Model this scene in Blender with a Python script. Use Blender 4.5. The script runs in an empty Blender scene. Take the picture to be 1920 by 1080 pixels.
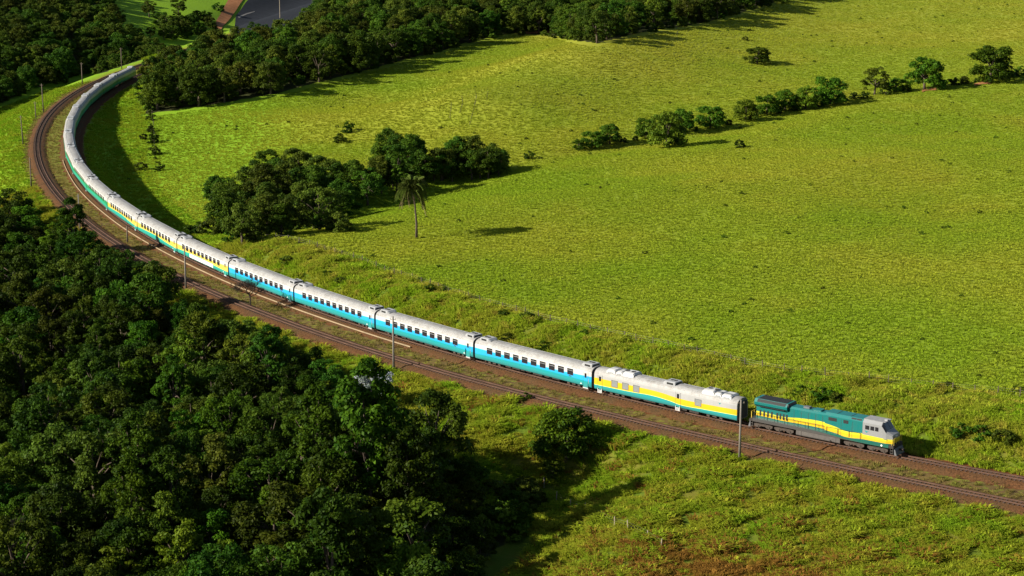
import bpy, math, random
import numpy as np

random.seed(7)
RNG = np.random.default_rng(11)
S = bpy.context.scene
COL = S.collection

# ------------------------------------------------------------------ camera, sky, sun, exposure
F_PX, PITCH, CAM_H = 3700.0, math.radians(13.0), 84.0
cam_data = bpy.data.cameras.new('camera')
cam_data.sensor_width = 36.0
cam_data.lens = 36.0 * F_PX / 1920.0
cam_data.clip_start, cam_data.clip_end = 1.0, 9000.0
cam = bpy.data.objects.new('camera', cam_data)
COL.objects.link(cam)
cam.location = (0, 0, CAM_H)
cam.rotation_euler = (math.pi / 2 - PITCH, 0, 0)
S.camera = cam

SUN_EL = math.radians(27.5)
SUN_FROM = (-0.951, -0.309)                      # horizontal direction towards the sun
W = bpy.data.worlds.new('World'); S.world = W; W.use_nodes = True
wn = W.node_tree; wn.nodes.clear()
sky = wn.nodes.new('ShaderNodeTexSky'); sky.sky_type = 'NISHITA'; sky.sun_disc = False
sky.sun_elevation = SUN_EL
sky.sun_rotation = math.atan2(SUN_FROM[0], SUN_FROM[1])
bg = wn.nodes.new('ShaderNodeBackground'); bg.inputs[1].default_value = 0.05
wo = wn.nodes.new('ShaderNodeOutputWorld')
wn.links.new(sky.outputs[0], bg.inputs[0]); wn.links.new(bg.outputs[0], wo.inputs[0])

sun_data = bpy.data.lights.new('sun', 'SUN')
sun_data.energy = 5.0; sun_data.angle = math.radians(0.5); sun_data.color = (1.0, 0.93, 0.80)
sun = bpy.data.objects.new('sun', sun_data); COL.objects.link(sun)
from mathutils import Vector, Matrix
sd_ = Vector((SUN_FROM[0] * math.cos(SUN_EL), SUN_FROM[1] * math.cos(SUN_EL), math.sin(SUN_EL)))
sun.rotation_euler = sd_.to_track_quat('Z', 'Y').to_euler()
sun.location = (-100, 100, 200)

S.view_settings.view_transform = 'Standard'; S.view_settings.look = 'None'
S.view_settings.gamma = 1.0; S.view_settings.use_curve_mapping = False
S.view_settings.exposure = 1.1
S.render.engine = 'CYCLES'
S.cycles.max_bounces = 3; S.cycles.diffuse_bounces = 1; S.cycles.glossy_bounces = 1
S.cycles.transmission_bounces = 1; S.cycles.transparent_max_bounces = 2
S.cycles.use_denoising = True

# ------------------------------------------------------------------ small maths
def smooth(a, b, v):
    t = np.clip((np.asarray(v, float) - a) / (b - a), 0, 1)
    return t * t * (3 - 2 * t)

def pixel(x, y, z):
    x, y, z = (np.asarray(a, float) for a in (x, y, z))
    z = z - CAM_H
    dep = y * math.cos(PITCH) - z * math.sin(PITCH)
    up = y * math.sin(PITCH) + z * math.cos(PITCH)
    dep = np.where(dep < 1, 1, dep)
    return 960 + F_PX * x / dep, 540 - F_PX * up / dep

def inside(poly, X, Y):
    r = np.zeros(np.shape(X), bool); n = len(poly)
    for i in range(n):
        x0, y0 = poly[i]; x1, y1 = poly[(i + 1) % n]
        c = ((y0 > Y) != (y1 > Y)) & (X < (x1 - x0) * (Y - y0) / ((y1 - y0) + 1e-12) + x0)
        r ^= c
    return r

_nr = np.random.default_rng(3)
_waves = [(k, _nr.uniform(0, 6.28, 7), _nr.uniform(0, 6.28, 7)) for k in range(12)]
def wav(x, y, scale, seed=0):
    _, ang, ph = _waves[seed % 12]
    r = 0
    for i in range(7):
        f = 6.283 / scale * (0.6 + 0.2 * i)
        r = r + np.sin((np.cos(ang[i]) * x + np.sin(ang[i]) * y) * f + ph[i]) / (1 + 0.25 * i)
    return r / 4.2

# ------------------------------------------------------------------ the railway's line
_p = (13.356, 293.511, 2.400614, -0.487851, -0.018622, 0.073751, -0.022778)
_ss = np.arange(-110, 470.5, 1.0); _t = _ss / 200
_h = _p[2] + _p[3] * _t + _p[4] * _t ** 2 + _p[5] * _t ** 3 + _p[6] * _t ** 4
_X = np.concatenate([[0], np.cumsum((np.cos(_h)[1:] + np.cos(_h)[:-1]) / 2)])
_Y = np.concatenate([[0], np.cumsum((np.sin(_h)[1:] + np.sin(_h)[:-1]) / 2)])
_X += _p[0] - _X[110]; _Y += _p[1] - _Y[110]
pre = np.arange(-500, -110, 5.0); post = np.arange(475, 1400, 5.0)
TS = np.concatenate([pre, _ss, post])
TH = np.concatenate([np.full(len(pre), _h[0]), _h, np.full(len(post), _h[-1])])
TX = np.concatenate([_X[0] + (pre + 110) * math.cos(_h[0]), _X, _X[-1] + (post - 470) * math.cos(_h[-1])])
TY = np.concatenate([_Y[0] + (pre + 110) * math.sin(_h[0]), _Y, _Y[-1] + (post - 470) * math.sin(_h[-1])])

def track(s, d=0.0):
    """point d metres to the meadow side of the train's track at chainage s"""
    x = np.interp(s, TS, TX); y = np.interp(s, TS, TY); h = np.interp(s, TS, TH)
    return x + d * np.sin(h), y - d * np.cos(h)

def sd(x, y):
    x = np.asarray(x, float).ravel(); y = np.asarray(y, float).ravel()
    s = np.empty_like(x); d = np.empty_like(x)
    cx, cy, cs = TX[::3].astype(np.float32), TY[::3].astype(np.float32), TS[::3]
    for a in range(0, len(x), 20000):
        xx = x[a:a + 20000]; yy = y[a:a + 20000]
        i = np.argmin((xx[:, None].astype(np.float32) - cx) ** 2 + (yy[:, None].astype(np.float32) - cy) ** 2, axis=1)
        s0 = cs[i]
        for _ in range(2):
            px_, py_ = track(s0); h = np.interp(s0, TS, TH)
            s0 = s0 + (xx - px_) * np.cos(h) + (yy - py_) * np.sin(h)
        px_, py_ = track(s0); h = np.interp(s0, TS, TH)
        s[a:a + 20000] = s0
        d[a:a + 20000] = (xx - px_) * np.sin(h) - (yy - py_) * np.cos(h)
    return s, d

_o2s = [-500, -120, -73, -50, -25, 0, 32, 60, 148, 200, 244, 279, 314, 353, 390, 420, 470, 1400]
_o2d = [-24, -12, -9.8, -8.4, -7.8, -8.3, -9.8, -8.8, -8.3, -7.9, -8.1, -8.5, -9.0, -9.6, -9.9, -9.8, -9.6, -9.6]
_g = np.arange(-500, 1400, 5.0); _v = np.interp(_g, _o2s, _o2d)
for _ in range(4): _v = np.convolve(np.pad(_v, 4, 'edge'), np.ones(9) / 9, 'valid')
def off2(s): return np.interp(s, _g, _v)

_fs = [-500, -80, -56, -37, -20, 0, 30, 45, 90, 102, 110, 118, 124, 128]
_fd = [30, 28.5, 27.5, 22.5, 17, 18.2, 17.6, 18.2, 20.4, 19.6, 19.0, 17.0, 13.5, 11.5]
def fence_d(s): return np.interp(s, _fs, _fd)

# ------------------------------------------------------------------ the lie of the land
def seg_gauss(x, y, pts, sig):
    best = np.full(np.shape(x), 1e9)
    for (ax, ay), (bx, by) in zip(pts[:-1], pts[1:]):
        L2 = (bx - ax) ** 2 + (by - ay) ** 2
        t = np.clip(((x - ax) * (bx - ax) + (y - ay) * (by - ay)) / L2, 0, 1)
        best = np.minimum(best, np.hypot(x - ax - t * (bx - ax), y - ay - t * (by - ay)))
    return np.exp(-(best / sig) ** 2)

GULLY = [(-66, 408), (-40, 445), (0, 505), (45, 535), (105, 600), (190, 700)]
def ground(x, y):
    shp = np.shape(x)
    x = np.asarray(x, float).ravel(); y = np.asarray(y, float).ravel()
    s, d = sd(x, y)
    # meadow side
    hb = 3.0 - 8.0 * smooth(112, 190, s) + 2.5 * smooth(265, 330, s) + 3.5 * smooth(340, 400, s)
    w0 = 4.0; w1 = 15 - 3.0 * smooth(112, 170, s)
    prof = smooth(w0, w1, d)
    u = 0.55 * x + 0.835 * (y - 300)
    rise = 0.026 * np.clip(u - 35, 0, None) * smooth(12, 70, d)
    rise = rise * (1 - 0.5 * smooth(600, 1000, u))
    hbf = hb * np.exp(-np.clip(d - 18, 0, None) / 150.0)
    zm = -0.75 + (hbf + 0.75) * prof + rise
    zm += prof * (0.35 * wav(x, y, 40, 1) * smooth(8, 25, d) + 1.7 * wav(x, y, 130, 2) * smooth(25, 90, d))
    zm += smooth(20, 50, d) * (7.0 * seg_gauss(x, y, [(-8, 585), (30, 660), (100, 840), (150, 950)], 32) - 3.5 * seg_gauss(x, y, [(-40, 610), (-5, 720), (50, 850)], 30))
    zm -= smooth(12, 40, d) * 2.2 * seg_gauss(x, y, GULLY, 11) * (1 - 0.75 * smooth(500, 620, y))
    # near side
    o2 = np.abs(off2(s)); e = -d - (o2 + 3.2); ec = np.clip(e, 0, None)
    wl = smooth(15, 70, s); wf = smooth(215, 262, s)
    zr = -0.75 - 5.0 * (1 - np.exp(-ec * 0.12 / 5.0)) + 0.35 * wav(x, y, 14, 4) * smooth(2, 8, ec)
    zl = -0.75 - 8.0 * (1 - np.exp(-ec * 0.42 / 8.0))
    zf = -0.75 - 10.5 * smooth(2, 30, ec) + 0.23 * np.clip(ec - 30, 0, 150) * smooth(30, 60, ec) + 0.8 * wav(x, y, 60, 6) * smooth(5, 20, ec)
    zn = zr * (1 - wl) + zl * wl
    zn = zn * (1 - wf) + zf * wf
    zn -= smooth(1.5, 10, ec) * 5.5 * seg_gauss(x, y, [(5, 266), (-1, 245), (-9, 212), (-15, 180)], 10)
    z = np.where(d > 0, zm, zn)
    return z.reshape(shp)

def gz(x, y): return float(ground(np.array([x]), np.array([y]))[0])

def at(px, py, y0=170.0, y1=1500.0):
    """where the sight line of a photograph's point meets the land"""
    u = (px - 960) / F_PX; v = -(py - 540) / F_PX
    dx, dy, dz = u, math.cos(PITCH) + v * math.sin(PITCH), -math.sin(PITCH) + v * math.cos(PITCH)
    for a, b, n in ((y0, y1, 700), (None, None, 60)):
        if a is None: a, b = lo, hi
        yy = np.linspace(a, b, n); t = yy / dy
        dif = CAM_H + dz * t - ground(dx * t, yy)
        k = int(np.argmax(dif <= 0)) if (dif <= 0).any() else n - 1
        lo, hi = yy[max(k - 1, 0)], yy[k]
    t = hi / dy
    return dx * t, hi, gz(dx * t, hi)

# ------------------------------------------------------------------ materials
MATS = {}
def lin(r, g, b):
    f = lambda c: (c / 255) / 12.92 if c / 255 <= 0.04045 else ((c / 255 + 0.055) / 1.055) ** 2.4
    return (f(r), f(g), f(b), 1)

class NT:
    def __init__(s, name):
        m = bpy.data.materials.new(name); m.use_nodes = True
        s.m = m; s.t = m.node_tree; s.t.nodes.clear()
        s.out = s.t.nodes.new('ShaderNodeOutputMaterial'); MATS[name] = m
    def n(s, kind, **kw):
        nd = s.t.nodes.new(kind)
        for k, v in kw.items(): setattr(nd, k, v)
        return nd
    def l(s, a, b): s.t.links.new(a, b)
    def val(s, sock, v):
        if hasattr(v, 'is_linked') or isinstance(v, bpy.types.NodeSocket): s.l(v, sock)
        else: sock.default_value = v
    def math(s, op, a, b=0.0, c=0.0):
        nd = s.n('ShaderNodeMath', operation=op)
        s.val(nd.inputs[0], a); s.val(nd.inputs[1], b); s.val(nd.inputs[2], c)
        return nd.outputs[0]
    def mix(s, f, a, b, mode='MIX'):
        nd = s.n('ShaderNodeMix', data_type='RGBA', blend_type=mode)
        s.val(nd.inputs[0], f); s.val(nd.inputs[6], a); s.val(nd.inputs[7], b)
        return nd.outputs[2]
    def noise(s, vec, scale, detail=3, rough=0.55):
        nd = s.n('ShaderNodeTexNoise'); nd.inputs['Scale'].default_value = scale
        nd.inputs['Detail'].default_value = detail; nd.inputs['Roughness'].default_value = rough
        s.l(vec, nd.inputs['Vector']); return nd.outputs[0]
    def ramp(s, f, a, b):
        nd = s.n('ShaderNodeMapRange'); nd.clamp = True
        s.val(nd.inputs[0], f); nd.inputs[1].default_value = a; nd.inputs[2].default_value = b
        return nd.outputs[0]
    def attr(s, name):
        nd = s.n('ShaderNodeAttribute', attribute_name=name); return nd
    def pos(s): return s.n('ShaderNodeNewGeometry').outputs['Position']
    def obj(s): return s.n('ShaderNodeTexCoord').outputs['Object']
    def bsdf(s, col, rough=0.6, metal=0.0, spec=0.4, bump=None, bstr=0.3, bdist=0.05):
        b = s.n('ShaderNodeBsdfPrincipled')
        s.val(b.inputs['Base Color'], col); s.val(b.inputs['Roughness'], rough)
        b.inputs['Metallic'].default_value = metal; b.inputs['Specular IOR Level'].default_value = spec
        if bump is not None:
            bn = s.n('ShaderNodeBump'); bn.inputs['Strength'].default_value = bstr; bn.inputs['Distance'].default_value = bdist
            s.l(bump, bn.inputs['Height']); s.l(bn.outputs[0], b.inputs['Normal'])
        s.l(b.outputs[0], s.out.inputs[0]); return b

# (roof seams are built as thin straps below)
def plain(name, col, rough=0.6, metal=0.0, var=0.15, scale=2.0, spec=0.4):
    t = NT(name); nz = t.noise(t.obj(), scale, 4)
    dark = tuple(c * (1 - var) for c in col[:3]) + (1,); lite = tuple(min(1, c * (1 + var)) for c in col[:3]) + (1,)
    t.bsdf(t.mix(t.ramp(nz, 0.3, 0.7), dark, lite), rough, metal, spec)
    return t.m

def leaf(name, a, b, trans=0.25, use_obj=True):
    """foliage: two greens mixed leaf by leaf and tree by tree"""
    t = NT(name)
    tint = t.attr('tint').outputs['Fac']
    c = t.mix(tint, a, b)
    oi = t.n('ShaderNodeObjectInfo')
    if use_obj: c = t.mix(1.0, c, oi.outputs['Color'], 'MULTIPLY')
    hv = t.n('ShaderNodeHueSaturation')
    hv.inputs['Hue'].default_value = 0.5
    t.l(t.math('MULTIPLY_ADD', oi.outputs['Random'], 0.6, 0.7), hv.inputs['Value'])
    t.l(t.math('MULTIPLY_ADD', oi.outputs['Random'], 0.03, 0.488), hv.inputs['Hue'])
    t.l(c, hv.inputs['Color']); c = hv.outputs[0]
    p = t.n('ShaderNodeBsdfPrincipled'); t.l(c, p.inputs['Base Color'])
    p.inputs['Roughness'].default_value = 0.55; p.inputs['Specular IOR Level'].default_value = 0.05
    tr = t.n('ShaderNodeBsdfTranslucent'); t.l(c, tr.inputs['Color'])
    mx = t.n('ShaderNodeMixShader'); mx.inputs[0].default_value = trans
    t.l(p.outputs[0], mx.inputs[1]); t.l(tr.outputs[0], mx.inputs[2]); t.l(mx.outputs[0], t.out.inputs[0])
    return t.m

def grass_colour(t, k=1.0):
    """the meadow's own colour at a place: broad patches of yellow, olive and fresh green"""
    pos = t.pos()
    big = t.noise(pos, 0.012, 3); mid = t.noise(pos, 0.06, 4, 0.6); fine = t.noise(pos, 0.45, 3, 0.6)
    c = t.mix(t.ramp(big, 0.40, 0.60), (0.148, 0.214, 0.012, 1), (0.206, 0.228, 0.018, 1))
    sz_ = t.n('ShaderNodeSeparateXYZ'); t.l(pos, sz_.inputs[0])
    c = t.mix(t.math('MULTIPLY', t.ramp(sz_.outputs[2], 3.0, 12.0), 0.5), c, (0.246, 0.244, 0.028, 1))
    c = t.mix(t.math('MULTIPLY', t.ramp(mid, 0.52, 0.78), 0.35), c, (0.25, 0.222, 0.026, 1))
    c = t.mix(t.math('MULTIPLY', t.ramp(mid, 0.5, 0.26), 0.35), c, (0.138, 0.20, 0.013, 1))
    c = t.mix(t.math('MULTIPLY', t.ramp(fine, 0.55, 0.8), 0.25), c, (0.17, 0.15, 0.025, 1))
    if k != 1.0: c = t.mix(1.0, c, (k, k, k, 1), 'MULTIPLY')
    return c, fine, mid

# the ground sheet
t = NT('land')
gc, fine, mid = grass_colour(t, 1.0)
pos = t.pos()
n1 = t.noise(pos, 0.9, 4, 0.65); n2 = t.noise(pos, 0.18, 3)
lush = t.attr('lush').outputs['Fac']; earth = t.attr('earth').outputs['Fac']; dry = t.attr('dry').outputs['Fac']
wood = t.attr('wood').outputs['Fac']; fresh = t.attr('fresh').outputs['Fac']
c = t.mix(fresh, gc, (0.150, 0.262, 0.012, 1))
c = t.mix(lush, c, t.mix(t.ramp(n2, 0.4, 0.65), (0.075, 0.115, 0.010, 1), (0.12, 0.115, 0.016, 1)))
c = t.mix(t.math('MULTIPLY', dry, t.ramp(n1, 0.25, 0.5)), c, t.mix(t.ramp(n2, 0.35, 0.65), (0.092, 0.060, 0.024, 1), (0.125, 0.085, 0.028, 1)))
c = t.mix(t.ramp(t.math('ADD', earth, t.math('MULTIPLY', t.math('SUBTRACT', n1, 0.5), 0.9)), 0.42, 0.6), c,
          t.mix(n2, (0.075, 0.027, 0.010, 1), (0.14, 0.055, 0.020, 1)))
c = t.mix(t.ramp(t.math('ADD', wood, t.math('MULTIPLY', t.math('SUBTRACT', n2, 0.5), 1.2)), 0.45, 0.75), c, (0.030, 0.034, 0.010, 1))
hgt = t.noise(pos, 1.3, 4, 0.7)
t.bsdf(c, 0.95, 0, 0.08, hgt, 0.5, 0.22)

# grass that stands up from it
def grass_mat(name, cols, field=False, trans=0.4):
    t = NT(name)
    if field: c, _, _ = grass_colour(t, 1.42)
    else:
        pos = t.pos(); a = t.noise(pos, 0.09, 3); b = t.noise(pos, 0.5, 2)
        c = t.mix(t.ramp(a, 0.36, 0.62), cols[0], cols[1]); c = t.mix(t.math('MULTIPLY', t.ramp(b, 0.5, 0.7), 0.7), c, cols[2])
    oi = t.n('ShaderNodeObjectInfo')
    hv = t.n('ShaderNodeHueSaturation'); t.l(c, hv.inputs['Color'])
    t.l(t.math('MULTIPLY_ADD', oi.outputs['Random'], 0.2, 0.92), hv.inputs['Value'])
    c = hv.outputs[0]
    d = t.n('ShaderNodeBsdfDiffuse'); t.l(c, d.inputs['Color'])
    tr = t.n('ShaderNodeBsdfTranslucent'); t.l(c, tr.inputs['Color'])
    mx = t.n('ShaderNodeMixShader'); mx.inputs[0].default_value = trans
    t.l(d.outputs[0], mx.inputs[1]); t.l(tr.outputs[0], mx.inputs[2]); t.l(mx.outputs[0], t.out.inputs[0])
grass_mat('meadow_blades', None, True)
grass_mat('bank_blades', [(0.21, 0.34, 0.014, 1), (0.30, 0.32, 0.028, 1), (0.38, 0.30, 0.05, 1)])
grass_mat('rough_blades', [(0.18, 0.30, 0.014, 1), (0.27, 0.29, 0.022, 1), (0.32, 0.26, 0.032, 1)])
grass_mat('dry_blades', [(0.17, 0.135, 0.038, 1), (0.21, 0.165, 0.05, 1), (0.13, 0.16, 0.02, 1)])
grass_mat('fresh_blades', [(0.16, 0.29, 0.012, 1), (0.22, 0.29, 0.016, 1), (0.26, 0.255, 0.022, 1)])
grass_mat('rust_blades', [(0.20, 0.105, 0.022, 1), (0.25, 0.13, 0.026, 1), (0.22, 0.18, 0.02, 1)])

# ballast, steel, timber
t = NT('ballast'); pos = t.pos()
a = t.noise(pos, 3.5, 5, 0.75); b = t.noise(pos, 0.25, 3)
c = t.mix(t.ramp(a, 0.3, 0.7), (0.026, 0.013, 0.006, 1), (0.150, 0.068, 0.027, 1))
c = t.mix(t.math('MULTIPLY', t.ramp(b, 0.42, 0.7), 0.6), c, (0.064, 0.046, 0.022, 1))
t.bsdf(c, 0.95, 0, 0.1, a, 1.0, 0.12)
plain('rail_steel', (0.075, 0.040, 0.026), 0.8, 0.0, 0.3, 0.5, 0.2)
plain('sleeper_wood', (0.055, 0.032, 0.022), 0.9, 0, 0.35, 1.5)
plain('pale_steel', (0.22, 0.16, 0.088), 0.7, 0, 0.2, 0.6)
plain('pole_concrete', (0.14, 0.125, 0.105), 0.85, 0, 0.2, 1.0)
plain('pole_wood', (0.10, 0.075, 0.055), 0.9, 0, 0.25, 1.0)
plain('post_wood', (0.085, 0.065, 0.045), 0.9, 0, 0.3, 3.0)
plain('post_pale', (0.30, 0.25, 0.18), 0.9, 0, 0.25, 3.0)
plain('wire', (0.10, 0.09, 0.08), 0.6, 0.5)
plain('bark', (0.075, 0.055, 0.038), 0.95, 0, 0.35, 2.5)
plain('bark_pale', (0.16, 0.13, 0.10), 0.95, 0, 0.3, 2.5)
plain('twig', (0.022, 0.015, 0.011), 0.95, 0, 0.3, 2.5)
t = NT('red_earth'); pos = t.pos(); a = t.noise(pos, 0.25, 4)
t.bsdf(t.mix(t.ramp(a, 0.3, 0.7), (0.22, 0.090, 0.035, 1), (0.32, 0.145, 0.062, 1)), 0.95, 0, 0.1, a, 0.5, 0.3)
t = NT('slope_shade_paint'); pos = t.pos(); a = t.noise(pos, 0.35, 5)  # near-black blue-grey: shade on the far slope, painted as its colour
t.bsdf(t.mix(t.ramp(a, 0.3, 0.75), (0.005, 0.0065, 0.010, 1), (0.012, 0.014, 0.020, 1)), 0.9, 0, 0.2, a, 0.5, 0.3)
plain('trail_soil', (0.10, 0.095, 0.022), 0.95, 0, 0.3, 0.5)
plain('pale_gravel', (0.14, 0.13, 0.12), 0.95, 0, 0.2, 0.3)

# foliage
leaf('leaf_forest', (0.016, 0.042, 0.003, 1), (0.068, 0.118, 0.008, 1))
leaf('leaf_olive', (0.024, 0.043, 0.004, 1), (0.092, 0.118, 0.011, 1))
leaf('leaf_bright', (0.042, 0.080, 0.006, 1), (0.118, 0.162, 0.012, 1))
leaf('leaf_pale', (0.10, 0.13, 0.10, 1), (0.42, 0.44, 0.50, 1))
leaf('leaf_palm', (0.060, 0.098, 0.014, 1), (0.150, 0.185, 0.036, 1), 0.3)
leaf('leaf_deadpalm', (0.10, 0.075, 0.035, 1), (0.16, 0.12, 0.06, 1), 0.1)

# train paints
def livery(name, base, layers, rough=0.35, xr=13.0, dirt=0.12):
    """bands of paint: layers = (colour, softness, ((x, z), ...)) painted above each line in turn"""
    t = NT(name); o = t.obj(); sp = t.n('ShaderNodeSeparateXYZ'); t.l(o, sp.inputs[0])
    xn = t.n('ShaderNodeMapRange'); t.l(sp.outputs[0], xn.inputs[0]); xn.inputs[1].default_value = -xr; xn.inputs[2].default_value = xr
    c = base
    for col, soft, pts in layers:
        fc = t.n('ShaderNodeFloatCurve'); t.l(xn.outputs[0], fc.inputs['Value'])
        cv = fc.mapping.curves[0]
        P = sorted(((x + xr) / (2 * xr), z / 5.0) for x, z in pts)
        cv.points[0].location = P[0]; cv.points[1].location = P[-1]
        for q in P[1:-1]: cv.points.new(*q)
        fc.mapping.update()
        dz = t.math('SUBTRACT', sp.outputs[2], t.math('MULTIPLY', fc.outputs[0], 5.0))
        c = t.mix(t.ramp(dz, -soft, soft), c, col)
    nz = t.noise(o, 0.7, 4); st = t.n('ShaderNodeMapping'); st.inputs['Scale'].default_value = (3, 3, 0.25); t.l(o, st.inputs[0])
    ns = t.noise(st.outputs[0], 1.2, 3)
    dk = t.math('MULTIPLY', t.ramp(t.math('ADD', t.math('MULTIPLY', nz, 0.5), t.math('MULTIPLY', ns, 0.5)), 0.42, 0.66), dirt)
    low = t.math('MULTIPLY', t.ramp(sp.outputs[2], 1.5, 0.6), dirt * 2.0)
    c = t.mix(dk, c, (0.10, 0.085, 0.065, 1)); c = t.mix(low, c, (0.12, 0.06, 0.035, 1))
    t.bsdf(c, rough, 0, 0.45); return t.m

WHITE = (0.46, 0.452, 0.43, 1); SILV = (0.30, 0.30, 0.295, 1)
BLUE = (0.014, 0.30, 0.60, 1); TEAL = (0.005, 0.245, 0.25, 1); DTEAL = (0.003, 0.17, 0.18, 1)
YEL = (0.56, 0.355, 0.010, 1); PALEY = (0.56, 0.43, 0.07, 1); GREEN = (0.008, 0.22, 0.085, 1); GREY = (0.050, 0.052, 0.052, 1)
flat = lambda z: ((-13, z), (13, z))
livery('paint_blue', TEAL, [(BLUE, 0.12, ((-13, 1.5), (-5, 1.62), (3, 1.66), (13, 1.55))), ((0.25, 0.52, 0.66, 1), 0.02, ((-13, 2.42), (-4, 2.30), (6, 2.16), (9, 2.26), (13, 2.40))), (WHITE, 0.10, ((-13, 2.52), (-4, 2.40), (6, 2.24), (9, 2.32), (13, 2.46)))])
livery('paint_yellow', (0.004, 0.30, 0.25, 1), [(PALEY, 0.03, ((-13, 1.46), (-7, 1.62), (0, 1.72), (6, 1.45), (13, 1.35))), (WHITE, 0.05, ((-13, 2.5), (-4, 2.36), (6, 2.28), (13, 2.5)))])
livery('paint_green', (0.006, 0.30, 0.20, 1), [(GREEN, 0.1, ((-13, 1.5), (0, 1.7), (13, 1.5))), (WHITE, 0.05, ((-13, 2.42), (0, 2.25), (13, 2.42)))])
livery('paint_service', TEAL, [((0.75, 0.70, 0.15, 1), 0.015, ((-13, 1.37), (-6, 1.45), (-2, 1.60), (1, 1.42), (3.3, 1.15), (7, 1.28), (13, 1.48))),
                               (YEL, 0.02, ((-13, 1.43), (-6, 1.51), (-2, 1.66), (1, 1.48), (3.3, 1.21), (7, 1.34), (13, 1.54))),
                               (SILV, 0.02, ((-13, 2.48), (-5, 2.46), (-1, 2.42), (3, 2.10), (6, 2.10), (13, 2.36)))])
livery('paint_loco', GREY, [((0.003, 0.085, 0.065, 1), 0.03, ((-13, 1.62), (-4, 1.62), (0, 1.55), (3.5, 1.25), (13, 1.10))),
                            (YEL, 0.02, ((-13, 2.0), (-9, 2.0), (-6, 1.92), (-3, 1.98), (0, 1.95), (2, 1.80), (4, 1.55), (6, 1.66), (13, 1.68))),
                            ((0.50, 0.47, 0.018, 1), 0.02, ((-13, 2.3), (-9, 2.3), (-6, 2.2), (-3, 2.42), (0, 2.50), (2, 2.30), (4, 2.0), (6, 2.15), (13, 2.15))),
                            ((0.002, 0.118, 0.112, 1), 0.03, ((-13, 2.65), (-9, 2.65), (-6, 2.54), (-3, 2.84), (0, 2.94), (2, 2.72), (4, 2.34), (6, 2.50), (13, 2.5)))], 0.35, 13, 0.14)
livery('paint_cab', GREY, [((0.003, 0.085, 0.065, 1), 0.03, flat(1.1)), (YEL, 0.02, flat(1.72)), ((0.50, 0.47, 0.018, 1), 0.02, ((-13, 2.14), (6, 2.14), (13, 2.0))), ((0.20, 0.205, 0.21, 1), 0.02, ((-13, 2.42), (6, 2.42), (13, 2.28)))], 0.4)
livery('roof_silver', (0.27, 0.267, 0.26, 1), [], 0.6, dirt=0.62)
plain('cab_roof_grey', (0.20, 0.20, 0.20), 0.6)
plain('unit_grey', (0.28, 0.285, 0.29), 0.5, 0, 0.15)
plain('unit_pale', (0.40, 0.40, 0.395), 0.5, 0, 0.12)
plain('end_grey', (0.10, 0.105, 0.11), 0.6)
plain('bellows', (0.022, 0.022, 0.024), 0.8)
plain('under', (0.030, 0.024, 0.020), 0.85, 0, 0.3)
plain('dusty', (0.050, 0.038, 0.030), 0.85, 0, 0.35, 3)
plain('tank_grey', (0.075, 0.067, 0.061), 0.7, 0, 0.2)
plain('glass_dark', (0.018, 0.018, 0.021), 0.12, 0, 0.1, 2, 0.5)
plain('frame_dark', (0.035, 0.035, 0.035), 0.5)
plain('blind', (0.17, 0.18, 0.18), 0.5, 0, 0.1)
plain('white_paint', (0.72, 0.72, 0.70), 0.5)
plain('black', (0.010, 0.011, 0.011), 0.7)
plain('logo_teal', (0.004, 0.20, 0.21), 0.4)
plain('logo_yellow', (0.75, 0.50, 0.02), 0.4)
plain('hand_yellow', (0.55, 0.40, 0.06), 0.5)
plain('lamp_glass', (0.75, 0.75, 0.72), 0.15)
plain('new_panel', (0.66, 0.66, 0.66), 0.4)

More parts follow.
